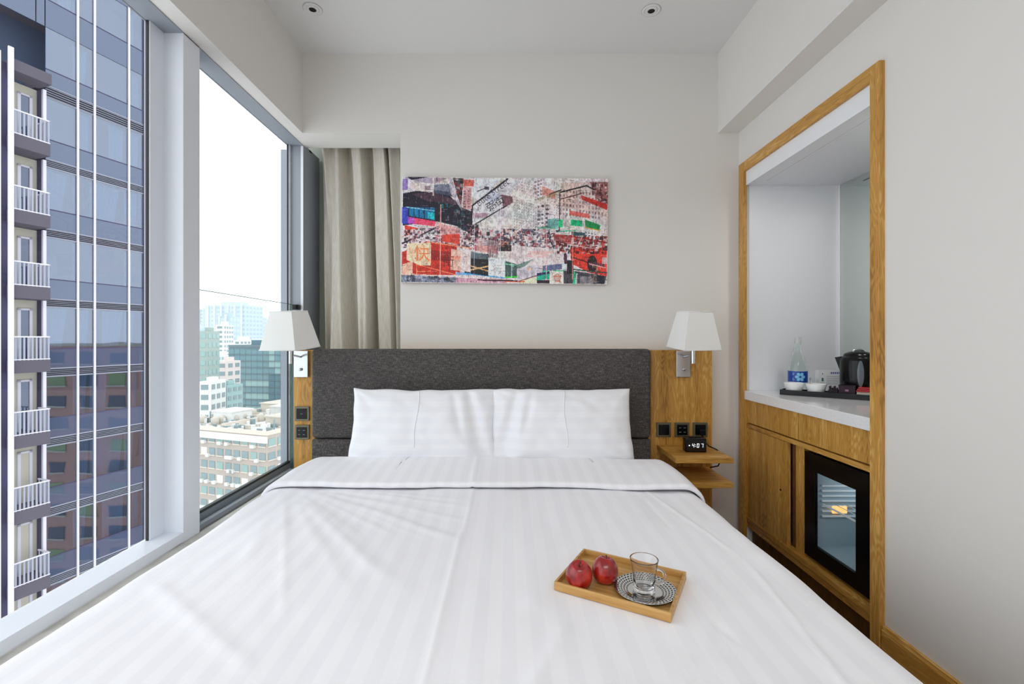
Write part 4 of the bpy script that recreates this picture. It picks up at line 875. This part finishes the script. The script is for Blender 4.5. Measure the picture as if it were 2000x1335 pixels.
M['canvas'] = mat('canvas_edge', srgb(206, 196, 196), 0.8)
MB().bbox(-ow, ow, 0.0, 0.026, 0, oh, b=0.001).build('stretcher', M['canvas'], pa, local=True)
# ------------------------------------------------------------------ glass tower opposite
TO = (-19.79, 20.19); TD = (0.3134, 0.9496); TN = (0.9496, -0.3134)
def S(x, n=0.0):
    """photo column -> distance along the tower face (n metres proud of it)"""
    r = (x-CX)/F; ox, oy = TO[0]+TN[0]*n, TO[1]+TN[1]*n; return (r*oy-ox)/(TD[0]-r*TD[1])
def tw(s_, n=0.0): return (TO[0]+TD[0]*s_+TN[0]*n, TO[1]+TD[1]*s_+TN[1]*n)
TRZ = math.atan2(TD[1], TD[0])
def tower_glass():
    m = bpy.data.materials.new('reflective_tower_glass'); m.use_nodes = True; nt = m.node_tree; nt.nodes.remove(nt.nodes['Principled BSDF'])
    t = nd(m, 'ShaderNodeBsdfTransparent'); t.inputs[0].default_value = (0.50, 0.58, 0.68, 1); g = nd(m, 'ShaderNodeBsdfGlossy'); g.inputs['Roughness'].default_value = 0.02; g.inputs[0].default_value = (0.68, 0.76, 0.90, 1)
    v = coords(m, (1, 1, 1), 'World'); n = nd(m, 'ShaderNodeTexNoise', i_Scale=0.5, i_Detail=1); lk(m, v, n.inputs['Vector']); b = nd(m, 'ShaderNodeBump'); b.inputs['Strength'].default_value = 0.3; b.inputs['Distance'].default_value = 0.02
    lk(m, n.outputs[0], b.inputs['Height']); lk(m, b.outputs[0], g.inputs['Normal']); mx = nd(m, 'ShaderNodeMixShader'); mx.inputs[0].default_value = 0.24
    lk(m, t.outputs[0], mx.inputs[1]); lk(m, g.outputs[0], mx.inputs[2]); lk(m, mx.outputs[0], nt.nodes['Material Output'].inputs[0]); return m
M['tglass'] = tower_glass()
M['spandrel'] = tower_glass(); M['spandrel'].name = 'blue_grey_spandrel'
for n in list(M['spandrel'].node_tree.nodes):
    if n.type == 'BSDF_TRANSPARENT':
        q = nd(M['spandrel'], 'ShaderNodeBsdfDiffuse'); q.inputs[0].default_value = srgb(66, 76, 100); lk(M['spandrel'], q.outputs[0], n.outputs[0].links[0].to_socket)
    if n.type == 'MIX_SHADER': n.inputs[0].default_value = 0.13
M['tslab'] = mat('dark_balcony_slab', srgb(78, 74, 86), 0.7)
M['twhite'] = mat('white_fin', srgb(200, 199, 210), 0.5)
M['tgrey'] = mat('pale_rail', srgb(146, 150, 166), 0.5)
M['tdark'] = mat('tower_interior', srgb(70, 82, 106), 0.9)
M['tcream'] = mat('cream_render', srgb(186, 183, 170), 0.8)
M['tdeep'] = mat('shaft_violet', srgb(56, 52, 84), 0.7)
M['tcurt'] = mat('tower_curtain', srgb(196, 208, 220), 0.9)
M['grillback'] = mat('grille_void', srgb(44, 46, 56), 0.9)
gt = root('glass_tower', (*tw(0), H-20), 'tall blue glass tower with balconies close outside the near window', 'building')
s0, s1 = S(-150), S(287)
sa = S(88); ZK = lambda k: H+1.36+3.0*k
# core and interior
MB().obox(TO, TD, TN, s0, s1-.05, -6, -1.6, H-30, H+24).build('core', M['tdark'], gt)
MB().obox(TO, TD, TN, s1-.06, s1, -6, -.05, H-30, H+24).build('end_wall', M['spandrel'], gt)
fins = [S(151), S(184), S(251)]
edges = [sa]+fins+[S(280)]
top_edges = [s0, S(70)]+edges
def panel(a, b, z0_, z1_, name, mt, n0=-.04, n1=0.0):
    return MB().obox(TO, TD, TN, a, b, n0, n1, z0_, z1_).build(name, mt, gt)
slat_mesh = {}
for k in range(-6, 6):
    z = ZK(k); ed = edges if k < 4 else top_edges
    lowtop = 3 <= k
    gh = 0.36 if k != 3 else 0.50
    MB().obox(TO, TD, TN, ed[0] if k < 4 else s0, s1-.05, -1.7, -.25, z+.5, z+.75).build('floor_slab', M['tslab'], gt)
    for i in range(len(ed)-1):
        a, b = ed[i]+.02, ed[i+1]-.02
        panel(a, b, z+(gh if k < 4 else 0), z+1.2, 'spandrel_panel', M['spandrel'])
        p = panel(a, b, z+1.22, z+2.98, 'window_pane', M['tglass'])
        panel(a, b, z+1.19, z+1.23, 'glazing_bar', M['tdeep'], -.05, .012)
        if k < 4:
            panel(a, b, z, z+gh, 'grille_back', M['grillback'], -.10, -.05)
            g = MB(); n_s = 5
            for q in range(n_s): zz = z+gh*(q+.5)/n_s; g.obox(TO, TD, TN, a, b, -.05, .01, zz-.008, zz+.008)
            g.obox(TO, TD, TN, a, b, -.05, .02, z-.015, z+.015).obox(TO, TD, TN, a, b, -.05, .02, z+gh-.015, z+gh+.015)
            o = g.build('louvre_grille', M['tgrey'], gt); o['kind'] = 'stuff'
        # drapes inside some of the rooms
        r_ = random.Random(k*31+i)
        if r_.random() < .75 and b-a > .3:
            c0 = a+(b-a)*r_.choice([0, 0, .35, .55]); c1 = min(b, c0+(b-a)*r_.uniform(.3, 1.0)); zz0 = z+1.0+r_.uniform(0, .5)*(r_.random() < .3)
            nf = max(3, int((c1-c0)/.16)); fl = r_.uniform(.0, .25)*(c1-c0)
            def cf(u, v, c0=c0, c1=c1, nf=nf, fl=fl, zz0=zz0, z=z):
                ss = c0+(c1-c0-fl*(1-v))*u; n = -.35+.05*math.sin(u*nf*2*PI)*(.6+.4*(1-v)); x, y = tw(ss, n); return (x, y, zz0+(z+2.95-zz0)*v)
            MB().grid(cf, nf*8, 2).build('room_curtain', M['tcurt'], gt)
for sf in fins:
    MB().obox(TO, TD, TN, sf-.04, sf+.04, 0, .06, H-22, H+24).build('vertical_fin', M['twhite'], gt)
MB().obox(TO, TD, TN, S(281), S(288), 0, .16, H-22, H+24).build('corner_fin', M['twhite'], gt)
# tall white posts in front of the balconies
nb = .75
MB().obox(TO, TD, TN, S(17, nb+.15), S(27.5, nb+.15), nb+.08, nb+.15, H-22, pz(108, 19)).build('white_column', M['twhite'], gt)
MB().obox(TO, TD, TN, S(-9, nb+.15), S(2, nb+.15), nb+.08, nb+.15, H-22, pz(100, 18.2)).build('white_column', M['twhite'], gt)
MB().obox(TO, TD, TN, S(-9, .3), S(20, .3), .0, .3, H-22, pz(112, 18.4)).build('shaft', M['tdeep'], gt)
# balconies
b0, b1 = S(26, nb), S(98.5, nb)
rec = -.38
bb0 = S(24)
for k in range(-6, 4):
    zt_ = H-.88+3*k; zb_ = zt_-.50
    MB().obox(TO, TD, TN, b0, b1, rec, nb, zb_, zt_).build('balcony_slab', M['tslab'], gt)
    if k == 3: MB().obox(TO, TD, TN, b0, S(101, nb), -.1, nb, zt_+3.0-.5, zt_+2.95).build('balcony_slab', M['tslab'], gt)
    rl = MB().obox(TO, TD, TN, b0, b1, nb-.05, nb, zt_+.93, zt_+.98).obox(TO, TD, TN, b1-.05, b1, 0, nb, zt_+.93, zt_+.98).obox(TO, TD, TN, b0, b1, nb-.04, nb-.01, zt_+.02, zt_+.06)
    rl.build('handrail', M['twhite'], gt)
    n = 9
    for i in range(n):
        a = b0+(b1-b0)*(i+.4)/n; MB().obox(TO, TD, TN, a, a+.06, nb-.045, nb-.015, zt_, zt_+.93).build('baluster', M['tgrey'], gt)
    for i in range(3):
        c = nb*(i+.2)/3.2; MB().obox(TO, TD, TN, b1-.045, b1-.015, c, c+.05, zt_, zt_+.93).build('baluster', M['tgrey'], gt)
    # recess: back wall, door, side pier, white post
    a0, a1 = bb0-.4, S(88)
    MB().obox(TO, TD, TN, a0, a1, rec-.1, rec, zt_, zt_+2.5).build('recess_wall', M['tcream'], gt)
    MB().obox(TO, TD, TN, S(83), S(88.5), rec, -.05, zt_, zt_+2.5).build('side_pier', M['tdeep'], gt)
    d0, d1 = S(33, rec), S(62, rec)
    o = MB().obox(TO, TD, TN, d0, d0+.1, rec, rec+.06, zt_, zt_+2.15).obox(TO, TD, TN, d1-.1, d1, rec, rec+.06, zt_, zt_+2.15).obox(TO, TD, TN, d0, d1, rec, rec+.06, zt_+2.07, zt_+2.15).build('balcony_door', M['twhite'], gt)
    MB().obox(TO, TD, TN, d0+.1, d1-.1, rec, rec+.02, zt_, zt_+2.07).build('door_glass', M['spandrel'] if k > -2 else M['tcream'], o)
    MB().obox(TO, TD, TN, S(82.5), S(89), -.05, .06, zt_-0.02, zt_+2.5).build('white_post', M['twhite'], gt)
# ------------------------------------------------------------------ block mirrored in the tower
def grid_building(name, label, o, ang_, wd, dp, z0_, z1_, wallm, winm, fh, bay, faces='L', ww=.6, wh=.5, roofm=None, top=0.6, group=None, band=None, sill=True, skip=0.0, seed=1, cat='building', var=None):
    """rectangular block: o near corner, face A runs along ang_ (width wd), face B runs back (depth dp)"""
    d = (math.cos(ang_), math.sin(ang_)); n = (d[1], -d[0])      # outward normal of face A
    r = root(name, (o[0], o[1], z0_), label, cat, group)
    MB().obox(o, d, n, 0, wd, -dp, 0, z0_, z1_).build('wall', wallm, r)
    pr = MB().obox(o, d, n, -.1, wd+.1, -.3, .1, z1_, z1_+top).obox(o, d, n, -.1, wd+.1, -dp-.1, -dp+.3, z1_, z1_+top).obox(o, d, n, -.1, .3, -dp+.3, -.3, z1_, z1_+top).obox(o, d, n, wd-.3, wd+.1, -dp+.3, -.3, z1_, z1_+top)
    pr.build('parapet', roofm or wallm, r)
    nfl = int((z1_-z0_)/fh); R = random.Random(seed)
    fh0 = fh
    for face in faces:
        L = wd if face in 'AL' else dp
        nbay = max(1, int(L/bay)); bw = L/nbay
        me = MB().box(-bw*ww/2, bw*ww/2, -.12, .05, -fh*wh/2, fh*wh/2).mesh('window', mt=winm)
        mev = [me]+[MB().box(-bw*ww/2, bw*ww/2, -.12, .05, -fh*wh/2, fh*wh/2).mesh('window', mt=q) for q in (var or [])]
        fme = MB().box(-bw*ww/2-.12, bw*ww/2+.12, -.3 if sill else -.1, .0, -fh*wh/2-.18, -fh*wh/2).mesh('window_ledge', mt=roofm or wallm)
        for j in range(nfl):
            zc = z1_-fh*(j+.55)
            if zc < z0_+1 or zc < -75: break
            for i in range(nbay):
                if R.random() < skip: continue
                t = (i+.5)*bw
                if face in 'AL': x, y = o[0]+d[0]*t, o[1]+d[1]*t; rz = ang_
                elif face == 'B': x, y = o[0]+d[0]*wd-n[0]*t, o[1]+d[1]*wd-n[1]*t; rz = ang_+PI/2
                else: x, y = o[0]-n[0]*t, o[1]-n[1]*t; rz = ang_-PI/2
                w_ = inst(R.choice(mev), 'window', r, (x, y, zc), rz)
                if sill: inst(fme, 'window_ledge', r, (x, y, zc), rz)
    return r
def joined_windows(r, o, ang_, wd, dp, z0_, z1_, fh, bay, mt, faces='A', ww=.6, wh=.5):
    d = (math.cos(ang_), math.sin(ang_)); n = (d[1], -d[0]); m = MB()
    for face in faces:
        L = wd if face == 'A' else dp; nbay = max(1, int(L/bay)); bw = L/nbay
        for j in range(int((z1_-z0_)/fh)):
            zc = z1_-fh*(j+.55)
            for i in range(nbay):
                t = (i+.5)*bw
                if face == 'A': m.obox(o, d, n, t-bw*ww/2, t+bw*ww/2, -.1, .12, zc-fh*wh/2, zc+fh*wh/2)
                else: m.obox(o, d, n, wd-.1, wd+.12, -t-bw*ww/2, -t+bw*ww/2, zc-fh*wh/2, zc+fh*wh/2)
    o_ = m.build('windows', mt, r); o_['kind'] = 'stuff'; return o_
M['brownt'] = mat('brown_tile', srgb(178, 142, 130), 0.7); M['greenw'] = mat('green_awning', srgb(138, 156, 116), 0.7); M['dwin'] = mat('dark_window', srgb(74, 84, 98), 0.2)
# the street block whose image the tower glass carries
mirror_ang = math.atan2(31.1-36.6, 40.8-33.4)
grid_building('brown_block', 'brown tiled residential block mirrored in the tower glass', (32.6, 37.2), mirror_ang, 12.5, 10, H-62, H-1.0, M['brownt'], M['dwin'], 3.0, 3.2, 'A', .55, .5, M['tcream'], .4, var=[M['dwin'], M['greenw']], seed=4)
# ------------------------------------------------------------------ hazy city
def haze(c, k): return tuple(c[i]*(1-k)+(238, 243, 246)[i]*k for i in range(3))  # aerial haze mixed straight into the building colours
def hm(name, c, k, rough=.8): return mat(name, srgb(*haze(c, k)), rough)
GZ = -66.0
CA = PI/2+0.3190                      # street grid turned like the tower
MC = {'concrete': hm('pale_concrete', (200, 190, 178), .1), 'brick': hm('hazed_brick', (160, 138, 124), .36), 'roof': hm('pale_roof', (216, 216, 214), .1), 'roofp': hm('terracotta_roof', (224, 206, 190), .2),
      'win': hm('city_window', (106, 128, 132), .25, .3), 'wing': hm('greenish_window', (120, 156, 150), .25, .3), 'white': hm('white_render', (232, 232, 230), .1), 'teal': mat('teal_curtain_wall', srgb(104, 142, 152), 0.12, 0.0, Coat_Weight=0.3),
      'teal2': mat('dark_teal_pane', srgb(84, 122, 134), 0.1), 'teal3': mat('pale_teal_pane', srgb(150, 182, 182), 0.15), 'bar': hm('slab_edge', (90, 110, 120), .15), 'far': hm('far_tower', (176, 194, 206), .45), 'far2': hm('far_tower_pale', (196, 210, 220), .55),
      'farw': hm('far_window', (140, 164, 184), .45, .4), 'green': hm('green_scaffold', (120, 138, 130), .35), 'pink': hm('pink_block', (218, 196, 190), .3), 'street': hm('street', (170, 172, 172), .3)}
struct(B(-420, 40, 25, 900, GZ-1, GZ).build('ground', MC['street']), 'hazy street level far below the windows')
# front low block with roof clutter
cA = math.atan2(-.34, .94)             # face A runs from far left to the near corner
cx0, cy0, zr_ = -52.2, 102.0, H-21.0
wdA, dpA = 30.0, 52.0
oA = (cx0-math.cos(cA)*wdA, cy0-math.sin(cA)*wdA)
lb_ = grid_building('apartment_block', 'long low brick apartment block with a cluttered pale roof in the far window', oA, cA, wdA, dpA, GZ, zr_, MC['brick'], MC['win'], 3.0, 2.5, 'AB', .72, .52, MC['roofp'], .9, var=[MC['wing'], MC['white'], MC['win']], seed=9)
dA = (math.cos(cA), math.sin(cA)); nA = (dA[1], -dA[0])
MB().obox(oA, dA, nA, .3, wdA-.3, -dpA+.3, -.3, zr_, zr_+.15).build('roof_deck', MC['roof'], lb_)
MB().obox(oA, dA, nA, -.3, wdA+.3, .1, .6, zr_-1.6, zr_-.2).build('cornice', MC['white'], lb_)
Rr = random.Random(12)
ac = MB().bbox(-.45, .45, -.35, .35, 0, .7, b=.04).mesh('air_conditioner', mt=MC['white'])
for i in range(90):
    t = Rr.uniform(.5, wdA-1); zc = zr_-3.0*(Rr.randint(0, 9)+1)+.1
    inst(ac, 'air_conditioner', lb_, (oA[0]+dA[0]*t+nA[0]*.35, oA[1]+dA[1]*t+nA[1]*.35, zc), cA)
for i in range(18):
    t = Rr.uniform(.5, 18); zc = zr_-3.0*(Rr.randint(0, 8)+1)+.1
    inst(ac, 'air_conditioner', lb_, (cx0-nA[0]*t+dA[0]*.35, cy0-nA[1]*t+dA[1]*.35, zc), cA+PI/2)
sheds = [(4, 10, -8, -14, 2.6, 'white'), (12, 17, -18, -26, 2.8, 'roof'), (21, 26, -8, -12, 2.2, 'concrete'), (19, 28, -22, -31, 3.0, 'white'), (2, 9, -24, -33, 2.4, 'concrete'), (11, 18, -34, -42, 3.0, 'white'), (22, 28, -38, -47, 2.6, 'roof'), (1, 8, -40, -48, 3.0, 'green')]
for a, b, c, d_, h_, mm in sheds:
    x_, y_ = oA[0]+dA[0]*a+nA[0]*c, oA[1]+dA[1]*a+nA[1]*c
    o = MB().obox(oA, dA, nA, a, b, d_, c, zr_+.15, zr_+.15+h_).obox(oA, dA, nA, a-.3, b+.3, d_-.3, c+.3, zr_+.15+h_, zr_+.4+h_).build('roof_shed', MC[mm], lb_)
tk = MB().lathe([(0, 0), (.9, 0), (.9, 1.6), (.3, 2.0), (0, 2.0)], n=16).mesh('water_tank', mt=MC['concrete'])
pp = MB().box(-.12, .12, -.12, .12, 0, 2.6).mesh('vent_pipe', mt=MC['win'])
for i in range(70):
    a, c = Rr.uniform(1, wdA-1), -Rr.uniform(3, dpA-2); x_, y_ = oA[0]+dA[0]*a+nA[0]*c, oA[1]+dA[1]*a+nA[1]*c
    inst(tk if i % 3 else pp, 'water_tank' if i % 3 else 'vent_pipe', lb_, (x_, y_, zr_+.1))
MB().obox(oA, dA, nA, 0, wdA, -14.6, -14.2, zr_+.1, zr_+1.3).obox(oA, dA, nA, 14, 14.4, -50, -2, zr_+.1, zr_+1.3).obox(oA, dA, nA, 0, wdA, -33.5, -33.1, zr_+.1, zr_+1.3).build('dividing_wall', MC['roofp'], lb_)
for mm, sd_ in (('win', 5), ('white', 6), ('concrete', 7)):
    R5 = random.Random(sd_); rc = MB()
    for i in range(150):
        a, c = R5.uniform(.6, wdA-1.5), -R5.uniform(.8, dpA-2); l_, w_, h_ = (R5.uniform(.3, 1.4), R5.uniform(.3, 1.0), R5.uniform(.3, 1.3)) if i % 3 else (R5.uniform(2, 5), .15, .2)
        rc.obox(oA, dA, nA, a, a+l_, c, c+w_, zr_+.1, zr_+.15+h_)
    rc.build('roof_clutter', MC[mm], lb_)['kind'] = 'stuff'
# teal glass office block, floor lines and panes
tY = 205.0
def tealblock():
    oT = (px(446, tY), tY); aT = math.radians(-9); d = (math.cos(aT), math.sin(aT)); n = (d[1], -d[0]); zt_, zb_ = H-3.6, H-62
    r = root('office_block', (oT[0], oT[1], zb_), 'teal glass office block behind the low roofs, reflecting its neighbours', 'building')
    MB().obox(oT, d, n, 0, 36, -22, -.3, zb_, zt_).build('core', MC['teal'], r); MB().obox(oT, d, n, 0, 36, -22, 0, zt_, zt_+.9).build('roof_edge', MC['bar'], r); MB().obox(oT, d, n, 8, 16, -14, -4, zt_+.9, zt_+3.0).build('plant_room', MC['teal2'], r)
    meshes = {}
    for j in range(12):
        zc = zt_-1.9-j*2.75
        for i in range(13):
            q = 'teal'
            hsh = (i*7+j*13) % 11
            if 3 <= i <= 6 and j >= 5: q = 'teal3' if j % 2 else 'teal'
            if i >= 7 and j <= 4 and hsh > 4: q = 'teal3'
            if i >= 10: q = 'teal3' if hsh % 3 else 'white'
            if 6 < i < 9 and j > 3: q = 'teal2'
            if q not in meshes: meshes[q] = MB().box(-1.33, 1.33, -.1, .1, -1.22, 1.22).mesh('glass_pane', mt=MC[q])
            t = (i+.5)*2.76; inst(meshes[q], 'glass_pane', r, (oT[0]+d[0]*t-n[0]*.15, oT[1]+d[1]*t-n[1]*.15, zc), aT)
    me = MB().box(0, 36, -.45, .0, -.14, .14).mesh('floor_edge', mt=MC['bar'])
    for j in range(13): inst(me, 'floor_edge', r, (oT[0]+n[0]*0, oT[1], zt_-.5-j*2.75), aT)
tealblock()
# further blocks: (name, label, x0 px, x1 px, top px, distance, depth, wall, window, floor height, bay)
blocks = [
 ('apartment_tower', 'broad pale blue apartment slab rising highest in the hazy skyline', 401, 485, 596, 520, 30, 'far', 'farw', 3.2, 4.0, -6),
 ('apartment_tower', 'slim grey tower alone on the skyline right of the broad slab', 489, 506, 618, 560, 20, 'far', 'farw', 3.2, 4.0, 4),
 ('apartment_tower', 'faint pale tower left of the broad slab', 388, 402, 603, 640, 20, 'far2', 'farw', 3.2, 4.0, 0),
 ('apartment_tower', 'darker blue-grey tower in front of the broad slab', 424, 447, 617, 400, 18, 'farw', 'far', 3.2, 3.6, 5),
 ('apartment_tower', 'pale cream tower just left of the teal office block', 421, 436, 634, 300, 14, 'white', 'win', 3.0, 3.0, 8),
 ('apartment_tower', 'narrow green netted tower against the window mullion', 388, 404, 646, 156, 8, 'green', 'wing', 3.0, 2.6, 6),
 ('apartment_tower', 'white tower stepping down behind the office block roof', 446, 470, 664, 330, 20, 'white', 'win', 3.2, 3.4, -5),
 ('apartment_tower', 'low white slab behind the lampshade', 472, 512, 668, 360, 22, 'far2', 'farw', 3.2, 3.6, -3),
 ('apartment_tower', 'pinkish block in front of the teal office block edge', 424, 444, 705, 176, 8, 'pink', 'win', 3.0, 2.8, -4),
 ('apartment_tower', 'white block below the green netted tower', 388, 411, 745, 140, 8, 'white', 'win', 3.0, 2.4, 2),
 ('apartment_tower', 'grey blue block with arched roof openings by the teal office block', 413, 446, 752, 166, 8, 'teal3', 'win', 3.0, 2.6, -8),
 ('apartment_tower', 'pale block between the green tower and the cream tower', 402, 424, 694, 240, 16, 'white', 'wing', 3.0, 3.0, 3),
 ('apartment_tower', 'haze-tinted far slab with flat top behind the grey tower', 476, 492, 640, 700, 24, 'far2', 'farw', 3.2, 5.0, 0),
 ('apartment_tower', 'faint far slab right of the grey tower', 507, 528, 630, 680, 24, 'far2', 'farw', 3.2, 5.0, 0),
 ('apartment_tower', 'pale tower seen between lampshade and window stile', 545, 590, 640, 480, 24, 'far2', 'farw', 3.2, 4.0, 0),
 ('apartment_tower', 'pale block beyond the tower corner, mostly hidden by the mullion', 330, 366, 700, 230, 14, 'white', 'win', 3.0, 3.0, 4),
 ('apartment_tower', 'low concrete block hidden behind the mullion foot', 338, 380, 860, 128, 10, 'concrete', 'win', 3.0, 3.0, 8),
 ('apartment_tower', 'hazy slab behind the mullion', 345, 384, 640, 420, 20, 'far', 'farw', 3.2, 4.0, 0),
]
for i, (nm, lbl, xa, xb, yt_, Y, dp, wm, wn, fh, bay, aa_) in enumerate(blocks):
    o = (px(xa, Y), Y); a = math.radians(aa_); wd = (px(xb, Y)-o[0])/math.cos(a); z1_ = pz(yt_, Y)
    d = (math.cos(a), math.sin(a)); n = (d[1], -d[0])
    r = root(nm, (o[0], o[1], GZ), lbl, 'building', 'hazy city towers beyond the far window')
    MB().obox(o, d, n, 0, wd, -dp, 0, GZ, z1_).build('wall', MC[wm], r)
    MB().obox(o, d, n, wd*.25, wd*.75, -dp*.7, -dp*.3, z1_, z1_+Y*.008).build('roof_room', MC[wm], r)
    joined_windows(r, o, a, wd, dp, max(GZ, -70), z1_, fh if Y < 350 else fh*1.5, bay if Y < 350 else bay*1.4, MC[wn], 'AB')
    if Y > 380:
        m = MB(); nn = max(2, int(wd/7))
        for q in range(nn): m.obox(o, d, n, wd*(q+.3)/nn, wd*(q+.55)/nn, -.5, 1.2, GZ, z1_+(1.5 if q % 2 else 0))
        m.build('facade_ribs', MC['far2'] if wm != 'far2' else MC['far'], r)
